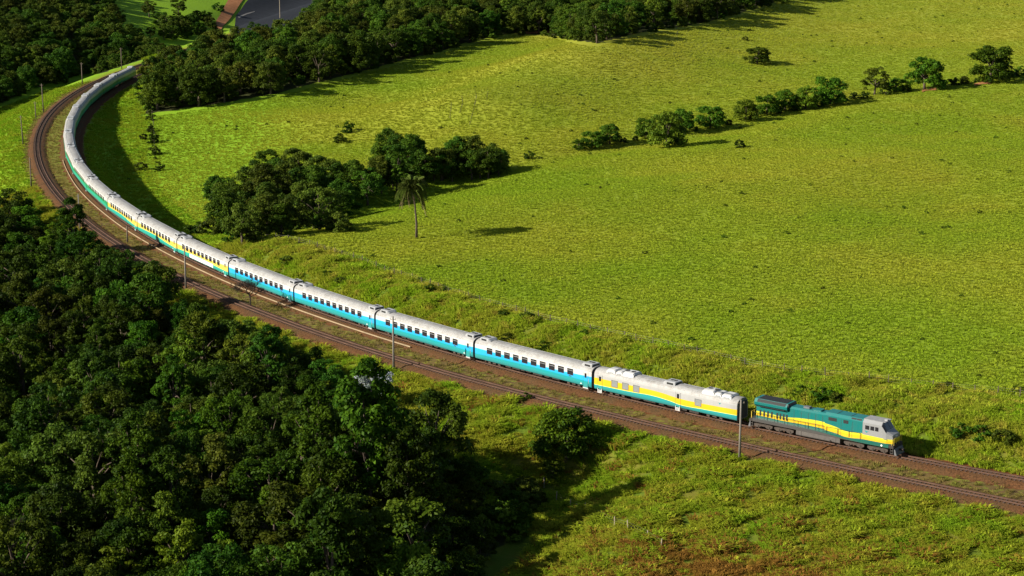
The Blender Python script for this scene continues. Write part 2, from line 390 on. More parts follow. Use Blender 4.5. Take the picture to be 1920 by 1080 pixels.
# ------------------------------------------------------------------ builders
class MB:
    def __init__(s): s.v = []; s.f = []; s.m = []
    def add(s, vs, fs, mi=0):
        b = len(s.v); s.v += [tuple(v) for v in vs]
        for f in fs: s.f.append([b + i for i in f]); s.m.append(mi)
        return s
    def box(s, x0, x1, y0, y1, z0, z1, mi=0):
        return s.add([(x0, y0, z0), (x1, y0, z0), (x1, y1, z0), (x0, y1, z0), (x0, y0, z1), (x1, y0, z1), (x1, y1, z1), (x0, y1, z1)],
                     [(0, 3, 2, 1), (4, 5, 6, 7), (0, 1, 5, 4), (1, 2, 6, 5), (2, 3, 7, 6), (3, 0, 4, 7)], mi)
    def frustum(s, x0, x1, y0, y1, z0, z1, i, j=None, mi=0):
        j = i if j is None else j
        return s.add([(x0, y0, z0), (x1, y0, z0), (x1, y1, z0), (x0, y1, z0), (x0 + i, y0 + j, z1), (x1 - i, y0 + j, z1), (x1 - i, y1 - j, z1), (x0 + i, y1 - j, z1)],
                     [(0, 3, 2, 1), (4, 5, 6, 7), (0, 1, 5, 4), (1, 2, 6, 5), (2, 3, 7, 6), (3, 0, 4, 7)], mi)
    def loft(s, secs, mats=None, caps=(0, 0), close=True):
        """secs: list of rings of points"""
        n = len(secs[0]); b = len(s.v)
        for r in secs: s.v += [tuple(p) for p in r]
        for k in range(len(secs) - 1):
            for i in range(n if close else n - 1):
                j = (i + 1) % n
                s.f.append([b + k * n + i, b + (k + 1) * n + i, b + (k + 1) * n + j, b + k * n + j]); s.m.append(mats[i] if mats else 0)
        if caps[0] is not None: s.f.append([b + i for i in range(n)]); s.m.append(caps[0])
        if caps[1] is not None: s.f.append([b + (len(secs) - 1) * n + i for i in reversed(range(n))]); s.m.append(caps[1])
        return s
    def tube(s, pts, radii, n=6, mi=0):
        pts = [Vector(p) for p in pts]; secs = []
        for i, p in enumerate(pts):
            d = (pts[min(i + 1, len(pts) - 1)] - pts[max(i - 1, 0)]).normalized()
            a = d.orthogonal().normalized() if i == 0 else (a - d * a.dot(d)).normalized()
            b = d.cross(a)
            secs.append([p + (a * math.cos(6.2832 * k / n) + b * math.sin(6.2832 * k / n)) * radii[i] for k in range(n)])
        return s.loft(secs, [mi] * n, (mi, mi))
    def disc(s, cx, y0, y1, cz, r, n=14, mi=0):
        return s.loft([[(cx + r * math.cos(6.2832 * k / n), y, cz + r * math.sin(6.2832 * k / n)) for k in range(n)] for y in (y0, y1)], [mi] * n, (mi, mi))
    def mesh(s, name, mats, smooth_=False):
        me = bpy.data.meshes.new(name); me.from_pydata(s.v, [], s.f)
        for m in (mats if isinstance(mats, (list, tuple)) else [mats]): me.materials.append(MATS[m])
        me.polygons.foreach_set('material_index', s.m)
        if smooth_: me.polygons.foreach_set('use_smooth', [True] * len(s.f))
        me.update(); return me
    def build(s, name, mats, parent=None, smooth_=False):
        return link(name, s.mesh(name, mats, smooth_), parent)

def link(name, me, parent=None, loc=(0, 0, 0), rot=(0, 0, 0), sc=(1, 1, 1)):
    o = bpy.data.objects.new(name, me); COL.objects.link(o); o.parent = parent
    o.location = loc; o.rotation_euler = rot; o.scale = sc
    return o
def tag(o, label=None, cat=None, group=None, kind=None):
    if label: o['label'] = label
    if cat: o['category'] = cat
    if group: o['group'] = group
    if kind: o['kind'] = kind
    return o
def empty(name, loc=(0, 0, 0), rz=0.0):
    o = bpy.data.objects.new(name, None); COL.objects.link(o); o.location = loc; o.rotation_euler = (0, 0, rz)
    o.empty_display_size = 0.5
    return o
def copy_tree(o, parent=None):
    c = o.copy(); COL.objects.link(c); c.parent = parent
    for ch in o.children: copy_tree(ch, c)
    return c
def np_mesh(name, V, Fc, mats, attrs=None, smooth_=False):
    """V (n,3), Fc (m,k) all faces with k corners; attrs: name -> (domain, values)"""
    me = bpy.data.meshes.new(name); V = np.asarray(V, np.float32); Fc = np.asarray(Fc, np.int32); m, k = Fc.shape
    me.vertices.add(len(V)); me.vertices.foreach_set('co', V.ravel())
    me.loops.add(m * k); me.loops.foreach_set('vertex_index', Fc.ravel())
    me.polygons.add(m); me.polygons.foreach_set('loop_start', np.arange(0, m * k, k, dtype=np.int32))
    try: me.polygons.foreach_set('loop_total', np.full(m, k, np.int32))
    except Exception: pass
    for x in (mats if isinstance(mats, (list, tuple)) else [mats]): me.materials.append(MATS[x])
    if smooth_: me.polygons.foreach_set('use_smooth', np.ones(m, bool))
    for nm, (dom, vals) in (attrs or {}).items():
        a = me.attributes.new(nm, 'FLOAT', dom); a.data.foreach_set('value', np.asarray(vals, np.float32))
    me.update(calc_edges=True); me.validate(); return me

# ------------------------------------------------------------------ ground sheet
def axis(parts):
    r = []
    for a, b, st in parts: r += list(np.arange(a, b, st))
    return np.array(r + [parts[-1][1]])
gx = axis([(-5000, -1000, 400), (-1000, -300, 35), (-300, -180, 5), (-180, -40, 1.6), (-40, 120, 1.6), (120, 300, 3.5), (300, 1000, 35), (1000, 5001, 400)])
gy = axis([(-2000, 0, 250), (0, 170, 17), (170, 420, 1.5), (420, 700, 2.2), (700, 1100, 4.5), (1100, 1600, 25), (1600, 7001, 400)])
GX, GY = np.meshgrid(gx, gy)
GZ = ground(GX, GY)
gs, gd = sd(GX, GY); gs = gs.reshape(GX.shape); gd = gd.reshape(GX.shape)
g_e = -gd - (np.abs(off2(gs)) + 3.2)
a_earth = np.where(gd > 0, 1 - smooth(2.2, 5.5, gd), 1 - smooth(2.2, 3.4, -gd))
dd2 = np.abs(gd - off2(gs)); a_earth = np.maximum(a_earth, 1 - smooth(1.9, 3.3, dd2))
a_earth = np.maximum(a_earth, 0.0)
a_dry = ((gd < 0) & (g_e < 0)).astype(float) * (1 - 0.35 * smooth(150, 300, gs))
a_lush = smooth(4, 6, gd) * (1 - smooth(-1, 2.5, gd - fence_d(gs))) * (1 - smooth(118, 135, gs))
a_lush = np.maximum(a_lush, smooth(0, 1.5, g_e) * (1 - smooth(200, 240, gs)))
a_fresh = smooth(0, 3, g_e) * smooth(200, 250, gs)
a_fresh = np.maximum(a_fresh, smooth(4, 8, gd) * (1 - smooth(45, 75, gd)) * smooth(118, 150, gs))
PX, PY = pixel(GX, GY, GZ)
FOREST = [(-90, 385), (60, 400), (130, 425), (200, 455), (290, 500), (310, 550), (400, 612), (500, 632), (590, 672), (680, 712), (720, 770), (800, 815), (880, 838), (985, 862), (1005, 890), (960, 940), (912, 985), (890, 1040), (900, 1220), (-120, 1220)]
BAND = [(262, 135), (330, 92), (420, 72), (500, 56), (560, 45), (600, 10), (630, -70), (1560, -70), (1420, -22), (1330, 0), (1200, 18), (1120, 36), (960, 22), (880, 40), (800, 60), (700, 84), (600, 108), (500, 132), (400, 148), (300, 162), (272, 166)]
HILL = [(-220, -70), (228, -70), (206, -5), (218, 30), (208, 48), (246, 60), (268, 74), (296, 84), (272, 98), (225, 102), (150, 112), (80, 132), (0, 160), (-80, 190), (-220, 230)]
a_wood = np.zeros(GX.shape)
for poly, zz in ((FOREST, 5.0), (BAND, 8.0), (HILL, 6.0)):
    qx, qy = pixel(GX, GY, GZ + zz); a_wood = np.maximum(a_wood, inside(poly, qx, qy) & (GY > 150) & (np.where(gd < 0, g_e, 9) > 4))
ny, nx = GX.shape
idx = np.arange(ny * nx).reshape(ny, nx)
Fq = np.stack([idx[:-1, :-1], idx[:-1, 1:], idx[1:, 1:], idx[1:, :-1]], -1).reshape(-1, 4)
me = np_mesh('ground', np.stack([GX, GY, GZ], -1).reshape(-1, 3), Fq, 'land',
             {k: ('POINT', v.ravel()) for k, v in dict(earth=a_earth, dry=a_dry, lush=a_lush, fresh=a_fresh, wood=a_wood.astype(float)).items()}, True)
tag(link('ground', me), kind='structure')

# ------------------------------------------------------------------ the two tracks
def ribbon(name, dfun, s0, s1, step, prof, mat, jitter=0.0, parent=None, smooth_=False):
    ss = np.arange(s0, s1, step); V = []; k = len(prof)
    for s in ss:
        for (w, z) in prof:
            j = jitter * (RNG.random() - 0.5) if jitter else 0
            x, y = track(s, float(dfun(s)) + w + j * (1 if abs(w) > 1 else 0))
            V.append((x, y, z + (jitter * 0.12 * (RNG.random() - 0.5) if jitter else 0)))
    F_ = [(i * k + j, (i + 1) * k + j, (i + 1) * k + j + 1, i * k + j + 1) for i in range(len(ss) - 1) for j in range(k - 1)]
    return link(name, np_mesh(name, V, F_, mat, None, smooth_), parent)
RAILP = [(-0.07, -0.155), (-0.07, -0.135), (-0.012, -0.10), (-0.036, -0.045), (-0.036, 0.0), (0.036, 0.0), (0.036, -0.045), (0.012, -0.10), (0.07, -0.135), (0.07, -0.155)]
def make_track(dfun, s0, s1):
    bed = ribbon('railway_track', dfun, s0, s1, 1.2, [(-2.9, -0.95), (-2.3, -0.64), (-1.45, -0.24), (-0.6, -0.21), (0.6, -0.21), (1.45, -0.24), (2.3, -0.64), (2.9, -0.95)], 'ballast', 0.35)
    tag(bed, kind='structure')
    for g in (-0.535, 0.535):
        ribbon('rail', lambda s: dfun(s) + g, s0, s1, 2.0, RAILP, 'rail_steel', 0, bed)
    m = MB()
    for s in np.arange(s0, s1, 0.62):
        x, y = track(s, float(dfun(s))); h = float(np.interp(s, TS, TH))
        c, n = Vector((math.cos(h), math.sin(h), 0)), Vector((math.sin(h), -math.cos(h), 0))
        P = Vector((x, y, 0)); a, b = c * 0.12, n * (1.0 + 0.06 * RNG.random())
        q = [P - a - b, P + a - b, P + a + b, P - a + b]
        m.add([(v.x, v.y, -0.30) for v in q] + [(v.x, v.y, -0.158) for v in q], [(4, 5, 6, 7), (0, 1, 5, 4), (1, 2, 6, 5), (2, 3, 7, 6), (3, 0, 4, 7)])
    tag(m.build('sleepers', 'sleeper_wood', bed), kind='stuff')
make_track(lambda s: 0.0, -130, 560)
make_track(lambda s: float(off2(s)), -130, 560)
sp = ribbon('spare_rail', lambda s: -2.15 + 0.05 * math.sin(s * 0.11), 41, 262, 2.0, [(w * 1.25, z * 1.2 - 0.19) for w, z in RAILP], 'pale_steel')
tag(sp, 'long pale tan rail lying on the ballast beside the train', 'rail')

# far dirt road and the slope beside it, its shade put into a near-black colour
def draped(name, L, R, mat, lift, n=24, k=6):
    L = [at(*p)[:2] for p in L]; R = [at(*p)[:2] for p in R]
    def ev(P, u):
        u *= len(P) - 1; i = min(int(u), len(P) - 2); f = u - i
        return (P[i][0] * (1 - f) + P[i + 1][0] * f, P[i][1] * (1 - f) + P[i + 1][1] * f)
    V = []
    for i in range(n + 1):
        a, b = ev(L, i / n), ev(R, i / n)
        for j in range(k + 1):
            f = j / k; x = a[0] * (1 - f) + b[0] * f; y = a[1] * (1 - f) + b[1] * f
            V.append((x, y, gz(x, y) + lift))
    F_ = [(i * (k + 1) + j, i * (k + 1) + j + 1, (i + 1) * (k + 1) + j + 1, (i + 1) * (k + 1) + j) for i in range(n) for j in range(k)]
    return tag(link(name, np_mesh(name, V, F_, mat, None, True)), kind='structure')
draped('dirt_road', [(392, 64), (408, 36), (432, -6), (450, -40)], [(408, 64), (428, 40), (458, -2), (478, -40)], 'red_earth', 0.30)
draped('painted_shade_slope', [(430, 62), (442, 32), (470, -4), (490, -50)], [(560, 60), (580, 40), (596, -4), (600, -50)], 'slope_shade_paint', 0.55, 40, 30)
draped('gravel_path', [(446, 33), (462, 27), (478, 23)], [(448, 36), (463, 29), (478, 24)], 'pale_gravel', 0.62, 10, 2)

for pts in ([(890, 166), (893, 182), (889, 200), (884, 220), (880, 234)], [(866, 180), (867, 195), (862, 212)], [(846, 192), (845, 206), (843, 222)], [(915, 172), (912, 188)], [(1266, 48), (1270, 60), (1269, 72)]):
    draped('cattle_trail', [(x - 0.6, y) for x, y in pts], [(x + 0.6, y) for x, y in pts], 'trail_soil', 0.07, 4 * len(pts), 1)
for a in ([(1728, 170), (1735, 167), (1755, 166)], [(1826, 158), (1838, 155), (1856, 154)], [(985, 60), (1030, 58), (1080, 56)], [(1130, 54), (1165, 50), (1195, 47)]):
    draped('bare_soil', a, [(x + 1, y + 4) for x, y in a], 'red_earth', 0.22, 10, 3)

# ------------------------------------------------------------------ coaches
HALF = [(1.30, 0.66), (1.42, 0.80), (1.45, 1.2), (1.45, 2.85), (1.42, 3.10), (1.33, 3.34), (1.12, 3.58), (0.80, 3.75), (0.40, 3.85)]
def coach_profile(k=1.0):
    r = [(y * k, z) for y, z in HALF] + [(0, 3.88)] + [(-y * k, z) for y, z in reversed(HALF)]
    return r
def body_mesh(paint):
    P = coach_profile(); n = len(P); m = MB()
    xs = [(-12.74, 0.965, -0.05), (-12.62, 1, 0)] + [(-12.62 + 25.24 * i / 12, 1, 0) for i in range(1, 12)] + [(12.62, 1, 0), (12.74, 0.965, -0.05)]
    secs = [[(x, y * k, z + (dz if z > 3 else 0)) for y, z in P] for x, k, dz in xs]
    mats = []
    for i in range(n):
        za = (P[i][1] + P[(i + 1) % n][1]) / 2
        mats.append(1 if za > 3.0 else (2 if abs(P[i][0] - P[(i + 1) % n][0]) > 1.9 else 0))
    m.loft(secs, mats, (3, 3))
    return m.mesh('body', [paint, 'roof_silver', 'under', 'end_grey'], True)
def auto(me, ang=40):
    try:
        a = me.attributes.get('sharp_edge') or me.attributes.new('sharp_edge', 'BOOLEAN', 'EDGE')
        import bmesh
        bm = bmesh.new(); bm.from_mesh(me); bm.edges.ensure_lookup_table()
        v = [(e.calc_face_angle(0) > math.radians(ang)) if len(e.link_faces) == 2 else True for e in bm.edges]
        bm.free(); a.data.foreach_set('value', v)
    except Exception as ex: print('auto', ex)
    return me

def win_meshes(w, h, glass='glass_dark'):
    pane = MB().box(-w / 2, w / 2, -0.012, 0.012, -h / 2, h / 2).mesh('window', glass)
    f = MB(); t_ = 0.05
    f.box(-w / 2 - t_, w / 2 + t_, -0.02, 0.02, h / 2, h / 2 + t_); f.box(-w / 2 - t_, w / 2 + t_, -0.02, 0.02, -h / 2 - t_, -h / 2)
    f.box(-w / 2 - t_, -w / 2, -0.02, 0.02, -h / 2, h / 2); f.box(w / 2, w / 2 + t_, -0.02, 0.02, -h / 2, h / 2)
    frame = f.mesh('window_frame', 'frame_dark')
    tr = MB().box(-w / 2, w / 2, -0.03, 0.03, h * 0.22, h * 0.22 + 0.05).mesh('transom', 'unit_grey')
    return pane, frame, tr
W_PANE, W_FRAME, W_TRAN = win_meshes(1.16, 0.92)
D_PANE, D_FRAME, _x = win_meshes(0.42, 0.72)
B_PANE, B_FRAME, _x = win_meshes(1.05, 0.95, 'blind')

WHEEL = MB().disc(0, -0.065, 0.065, 0, 0.43).mesh('wheel', 'dusty', False)
def bogie_mesh():
    m = MB()
    for y in (-0.92, 0.92):
        sg = 1 if y > 0 else -1; ya, yb = sorted((y - 0.06 * sg, y + 0.10 * sg))
        m.box(-1.6, 1.6, ya, yb, 0.50, 0.68); m.box(-1.35, -0.85, ya - 0.02, yb + 0.02, 0.26, 0.62); m.box(0.85, 1.35, ya - 0.02, yb + 0.02, 0.26, 0.62)
        m.box(-0.35, 0.35, ya, yb, 0.30, 0.52)
    m.box(-0.3, 0.3, -0.9, 0.9, 0.42, 0.74)
    return m.mesh('bogie', 'dusty')
BOGIE = bogie_mesh()
AXLE = MB().tube([(0, -0.6, 0), (0, 0.6, 0)], [0.08, 0.08], 6).mesh('axle', 'under')
def add_bogie(parent, x, wheels=True, base=1.1):
    b = link('bogie', BOGIE, parent, (x, 0, 0))
    if wheels:
        for dx in (-base, base):
            for y in (-0.565, 0.565): link('wheel', WHEEL, b, (dx, y, 0.43))
    return b

def roof_unit_meshes():
    m = MB()
    m.loft([[(x, -w, 3.55), (x, -w, zt - 0.10), (x, -w + 0.18, zt), (x, w - 0.18, zt), (x, w, zt - 0.10), (x, w, 3.55)] for x, w, zt in ((-1.15, 0.80, 3.92), (-0.75, 0.98, 4.20), (1.0, 0.98, 4.20), (1.1, 0.95, 4.12))], [0] * 6)
    return m.mesh('roof_unit', 'unit_grey')
R_UNIT = roof_unit_meshes()
R_GRIL = MB().box(-0.35, 0.75, -0.03, 0.03, -0.15, 0.15).mesh('grille', 'black')
def fan_mesh():
    n = 12
    return MB().loft([[(r * math.cos(6.2832 * k / n), r * math.sin(6.2832 * k / n), z) for k in range(n)] for r, z in ((0.26, 0), (0.26, 0.07), (0.16, 0.07), (0.15, 0.03))], [0] * n).mesh('fan_cover', 'frame_dark')
R_FAN = fan_mesh()
BACKPLATE = MB().box(-0.05, 0.05, -0.7, 0.7, 3.62, 4.08).mesh('louvre', 'frame_dark')
def add_roof_unit(parent, x, flip=False, detail=True):
    u = link('roof_unit', R_UNIT, parent, (x, 0, 0), (0, 0, math.pi if flip else 0))
    if detail:
        for y in (-0.98, 0.98): link('grille', R_GRIL, u, (0.0, y, 3.92))
        for xx in (-0.1, 0.5): link('fan_cover', R_FAN, u, (xx, 0.1, 4.20))
        link('louvre', BACKPLATE, u, (1.06, 0, 0))
    return u

def under_mesh(seed):
    r = random.Random(seed); m = MB(); m.box(-12.2, 12.2, -0.5, 0.5, 0.55, 0.72); x = -6.0
    while x < 6.0:
        w = r.uniform(0.8, 2.2); m.box(x, x + w, -1.18, 1.18, r.uniform(0.30, 0.48), 0.70); x += w + r.uniform(0.2, 0.7)
    return m.mesh('underframe_equipment', 'under')
UNDER = [under_mesh(3), under_mesh(5)]
BELLOW = MB()
for i in range(5): BELLOW.box(12.72 + i * 0.055, 12.76 + i * 0.055, -0.85 - 0.05 * (i % 2), 0.85 + 0.05 * (i % 2), 0.95, 3.3 + 0.05 * (i % 2))
BELLOW = BELLOW.mesh('gangway', 'bellows')
DOOR_M = {}
def door_mesh(paint):
    if paint not in DOOR_M:
        m = MB(); m.box(11.1, 12.05, -0.02, 0.02, 0.50, 3.02); DOOR_M[paint] = m.mesh('door', paint)
    return DOOR_M[paint]
STEP = MB().box(11.05, 12.1, -0.12, 0.12, 0.36, 0.52).mesh('step', 'unit_pale')
GRAB = MB().tube([(0, 0, 1.25), (0, 0, 2.0)], [0.022, 0.022], 5).mesh('grab_rail', 'white_paint')
MARK = MB().add([(0, 0, 0), (0.62, 0, 0), (0.62, 0, 0.09), (0.48, 0, 0.10), (0.30, 0, 0.36), (0.22, 0, 0.10), (0, 0, 0.09)], [(0, 1, 2, 3, 4, 5, 6)]).mesh('emblem', 'white_paint')
PLATE = MB().box(-0.3, 0.3, -0.004, 0.004, -0.07, 0.07).mesh('number_plate', 'frame_dark')
SEAM = MB().box(-0.012, 0.012, -0.006, 0.006, 0.5, 3.02).mesh('door_seam', 'frame_dark')

STRAPS = MB()
for x in np.arange(-8.8, 9.9, 2.05):
    P = [(y, z) for y, z in coach_profile() if z > 3.2]
    STRAPS.loft([[(x - 0.04, y * 1.006, z + 0.012) for y, z in P], [(x + 0.04, y * 1.006, z + 0.012) for y, z in P]], [0] * len(P), (None, None), False)
for yy in (-0.82, 0.82): STRAPS.box(-9.6, 9.9, yy - 0.03, yy + 0.03, 3.74, 3.785)
STRAPS = STRAPS.mesh('roof_straps', 'unit_grey')
BODY = {p: auto(body_mesh(p)) for p in ('paint_blue', 'paint_yellow', 'paint_green', 'paint_service')}
def coach(paint, detail=2):
    t = empty('passenger_coach')
    link('body', BODY[paint], t)
    link('roof_straps', STRAPS, t)
    for x in (-8.7, 8.7): add_bogie(t, x, detail > 0)
    link('underframe_equipment', UNDER[0], t)
    add_roof_unit(t, -10.9, True, detail > 0); add_roof_unit(t, 11.3, False, detail > 0)
    link('gangway', BELLOW, t); link('gangway', BELLOW, t, rot=(0, 0, math.pi))
    if detail > 0:
        for sgn in (-1, 1):
            y = 1.452 * sgn
            for i in range(10):
                w = link('window', W_PANE, t, (-9.35 + i * 1.965, y, 2.40))
                if detail > 1: link('window_frame', W_FRAME, w); link('transom', W_TRAN, w, (0, 0.0, 0))
            dr = link('door', door_mesh(paint), t, (0, y + 0.004 * sgn, 0))
            link('window', D_PANE, dr, (11.56, 0.012 * sgn, 2.42))
            if detail > 1:
                for xx in (11.1, 12.05): link('door_seam', SEAM, dr, (xx, 0.02 * sgn, 0))
                link('grab_rail', GRAB, dr, (12.2, 0.05 * sgn, 0))
                link('emblem', MARK, t, (10.4, y + 0.006 * sgn, 0.92), sc=(0.65, 1, 0.65)); link('number_plate', PLATE, t, (8.3, y, 1.72))
            link('step', STEP, dr, (0, -0.06 * sgn, 0))
    return t

def place(o, s_rear, s_front):
    ax, ay = track(s_rear); bx, by = track(s_front)
    o.location = ((ax + bx) / 2, (ay + by) / 2, 0); o.rotation_euler = (0, 0, math.atan2(by - ay, bx - ax))
LC = 25.888
blue = coach('paint_blue'); yellow = coach('paint_yellow'); green = coach('paint_green', 1); green_far = coach('paint_green', 0)
BL = ['blue and white passenger coach coupled next to the yellow generator car', 'second blue and white passenger coach behind the generator car',
      'third blue and white passenger coach, half behind a thin pole', 'rearmost blue and white passenger coach, coupled to a yellow-banded one']
YL = ['yellow-banded white passenger coach with a blank white panel on its lower side', 'middle one of the three yellow-banded white passenger coaches',
      'rearmost yellow-banded white passenger coach, coupled to the first green one']
for k in range(17):
    if k < 4: src, lab, grp = blue, BL[k], 'blue passenger coaches'
    elif k < 7: src, lab, grp = yellow, YL[k - 4], 'yellow-banded passenger coaches'
    else:
        src, grp = (green, 'green passenger coaches') if k < 11 else (green_far, 'green passenger coaches')
        n = k - 7
        lab = ['first green and white passenger coach behind the yellow-banded ones', 'second green and white passenger coach behind the yellow-banded ones',
               'third green and white passenger coach, where the train turns to shade', 'fourth green and white passenger coach, at the sharp of the curve',
               'fifth green and white passenger coach, at the leftmost point of the train', 'sixth green and white passenger coach, just past the leftmost point',
               'fifth from last coach, its far side in shade', 'fourth from last coach, shaded side toward the meadow', 'third from last coach, near the wood',
               'second from last coach, beside the wood corner', 'last visible coach, half hidden by the wood corner'][n]
    first = (k in (0, 4, 7, 11))
    o = src if first else copy_tree(src)
    place(o, (k + 1) * LC, k * LC)
    tag(o, lab, 'train coach', grp)
p = MB().box(-6.2, 5.6, -0.004, 0.004, 0.86, 1.56).mesh('replacement_panel', 'new_panel')
tag(link('replacement_panel', p, yellow, (0, -1.456, 0)), 'blank white panel')

# generator car
gen = empty('generator_car')
link('body', BODY['paint_service'], gen); link('roof_straps', STRAPS, gen)
for x in (-8.7, 8.7): add_bogie(gen, x)
link('underframe_equipment', UNDER[1], gen)
link('gangway', BELLOW, gen); link('gangway', BELLOW, gen, rot=(0, 0, math.pi))
add_roof_unit(gen, 0.6, False)
def hump(x0, flip):
    m = MB()
    for a, b, h in ((-2.5, -0.9, 0.42), (-0.75, 0.35, 0.38), (0.45, 2.5, 0.50)):
        m.loft([[(x, -1.18, 3.42), (x, -1.02, 3.60 + hh), (x, -0.72, 3.72 + hh), (x, 0.72, 3.72 + hh), (x, 1.02, 3.60 + hh), (x, 1.18, 3.42)] for x, hh in ((a, h * 0.55), (a + 0.22, h), (b - 0.2, h), (b, h * 0.6))], [0] * 6)
    u = m.build('roof_hump', 'unit_pale', gen); u.location = (x0, 0, 0); u.rotation_euler = (0, 0, math.pi if flip else 0)
    for xx, w in ((-1.7, 0.5), (-0.2, 0.35)):
        link('louvre', MB().box(-w, w, -0.25, 0.25, 0, 0.05).mesh('louvre', 'blind'), u, (xx, 0.45, 4.12))
        for sy in (-1, 1): link('louvre', MB().box(-w, w, -0.012, 0.012, -0.18, 0.18).mesh('louvre', 'blind'), u, (xx, 1.085 * sy, 3.74), (0.66 * sy, 0, 0))
    for xx in (0.7, 1.8): link('fan_cover', R_FAN, u, (xx, -0.1, 4.22), sc=(1.3, 1.3, 1))
hump(-8.2, False); hump(9.0, True)
LAD = MB()
for z in (0.28, 0.46, 0.64): LAD.box(-0.36, 0.36, -0.06, 0.06, z - 0.025, z + 0.025)
for x in (-0.38, 0.34): LAD.box(x, x + 0.04, -0.05, 0.05, 0.22, 0.92)
LAD = LAD.mesh('ladder', 'white_paint')
SDOOR = MB().box(-0.42, 0.42, -0.015, 0.015, 0.90, 3.0).mesh('door', 'paint_service')
for sgn in (-1, 1):
    y = 1.452 * sgn
    for x in (-8.9, -6.9, -4.9, 6.1):
        w = link('window', B_PANE, gen, (x, y, 2.12)); link('window_frame', B_FRAME, w)
    for x in (-11.6, 2.6):
        dr = link('door', MB().box(x - 0.42, x + 0.42, -0.015, 0.015, 0.90, 3.0).mesh('door', 'paint_service'), gen, (0, y, 0))
        link('window', D_PANE, dr, (x, 0.01 * sgn, 2.42))
        for xx in (x - 0.43, x + 0.43): link('door_seam', SEAM, dr, (xx, 0.012 * sgn, 0))
        link('ladder', LAD, gen, (x, (1.50) * sgn, 0))
    link('emblem', MB().add([(0, 0, 0.3), (0.22, 0, 0.0), (0.5, 0, 0.34), (0.3, 0, 0.22)], [(0, 1, 2, 3)]).mesh('emblem', 'logo_teal'), gen, (9.6, y + 0.006 * sgn, 2.55))
place(gen, -0.1, -LC - 0.9); gen.scale = (1.035, 1, 1)
tag(gen, 'silver, yellow and teal generator car coupled behind the locomotive', 'train coach')

# ------------------------------------------------------------------ locomotive
lo = empty('locomotive')
m = MB(); m.loft([[(x, -1.45, 1.15), (x, -1.45, 1.62), (x, 1.45, 1.62), (x, 1.45, 1.15)] for x in (-10.5, -3, 3, 10.2)], [0] * 4); m.build('frame_sill', 'paint_loco', lo)
def hoodprof(x, w, zs, zt, wt): return [(x, -w, 1.625), (x, -w, zs), (x, -wt, zt), (x, wt, zt), (x, w, zs), (x, w, 1.625)]
MB().loft([hoodprof(x, 0.98, 3.96, 4.22, 0.74) for x in (-10.2, -4, 0.6)], [0] * 6).build('engine_hood', 'paint_loco', lo)
w = MB().loft([[(x, -1.0, 3.36), (x, -1.40, 3.76), (x, -1.43, 4.14), (x, -1.08, 4.58), (x, 1.08, 4.58), (x, 1.43, 4.14), (x, 1.40, 3.76), (x, 1.0, 3.36)] for x in (-10.35, -5.2)], [0] * 8)
rad = w.build('radiator_housing', 'paint_loco', lo)
g = MB(); g.box(-9.9, -5.5, -1.0, 1.0, 4.582, 4.62)
for sy in (-1, 1): g.add([(-9.9, 1.425 * sy, 4.19), (-5.5, 1.425 * sy, 4.19), (-5.5, 1.13 * sy, 4.56), (-9.9, 1.13 * sy, 4.56)], [(0, 1, 2, 3)])
g.build('radiator_grille', 'black', rad)
MB().box(-5.45, -5.1, -1.2, 1.2, 4.0, 4.5).build('radiator_end', 'tank_grey', rad)
for sy in (-1, 1):
    MB().box(-9.8, -5.6, 1.2 * sy - 0.2, 1.2 * sy + 0.2, 3.52, 3.60).build('intake_slot', 'black', rad)
LOUV = MB().box(-0.13, 0.13, -0.02, 0.02, 2.05, 2.92).mesh('louvre', 'black')
for sy in (-1, 1):
    for i, x in enumerate((-9.55, -8.95, -8.35, -7.75, -6.9, -6.4, -5.9, -5.4)): link('louvre', LOUV, lo, (x, 0.99 * sy, 0))
HSEAM = MB().box(-0.02, 0.02, -0.008, 0.008, 1.65, 3.78).mesh('door_seam', 'frame_dark')
for sy in (-1, 1):
    for x in (-4.3, -3.2, -2.1, -1.0, 0.1): link('door_seam', HSEAM, lo, (x, 0.982 * sy, 0))
MB().loft([hoodprof(x, 1.30, 4.12, 4.50, 0.96) for x in (0.6, 3.0, 6.3)], [0] * 6).build('equipment_cab', 'paint_loco', lo)
for sy in (-1, 1):
    for x in (3.05, 4.7): link('door_seam', MB().box(-0.02, 0.02, -0.008, 0.008, 1.65, 3.9).mesh('door_seam', 'frame_dark'), lo, (x, 1.302 * sy, 0))
    for x, ww in ((1.75, 0.62), (3.75, 0.36)): link('vent', MB().box(-ww, ww, -0.02, 0.02, 3.45, 3.92).mesh('vent', 'black'), lo, (x, 1.305 * sy, 0))
    for x in (4.85, 5.65):
        link('vent', MB().add([(x - 0.36, 1.20 * sy, 4.232), (x + 0.36, 1.20 * sy, 4.232), (x + 0.36, 1.03 * sy, 4.422), (x - 0.36, 1.03 * sy, 4.422)], [(0, 1, 2, 3)]).mesh('vent', 'black'), lo, (0, 0.012 * sy, 0.012))
for x in (2.2, 4.3): MB().box(x - 0.03, x + 0.03, -0.9, 0.9, 4.501, 4.53).build('roof_rib', 'frame_dark', lo)
MB().box(-3.2, -2.3, -0.35, 0.35, 4.20, 4.46).build('exhaust_stack', 'end_grey', lo)
MB().box(-1.6, -0.4, -0.55, 0.55, 4.20, 4.38).build('roof_hatch', 'paint_loco', lo)
def cabsec(x, w, za, wt, zb): return [(x, -w, 1.625), (x, -w, za), (x, -wt, zb), (x, wt, zb), (x, w, za), (x, w, 1.625)]
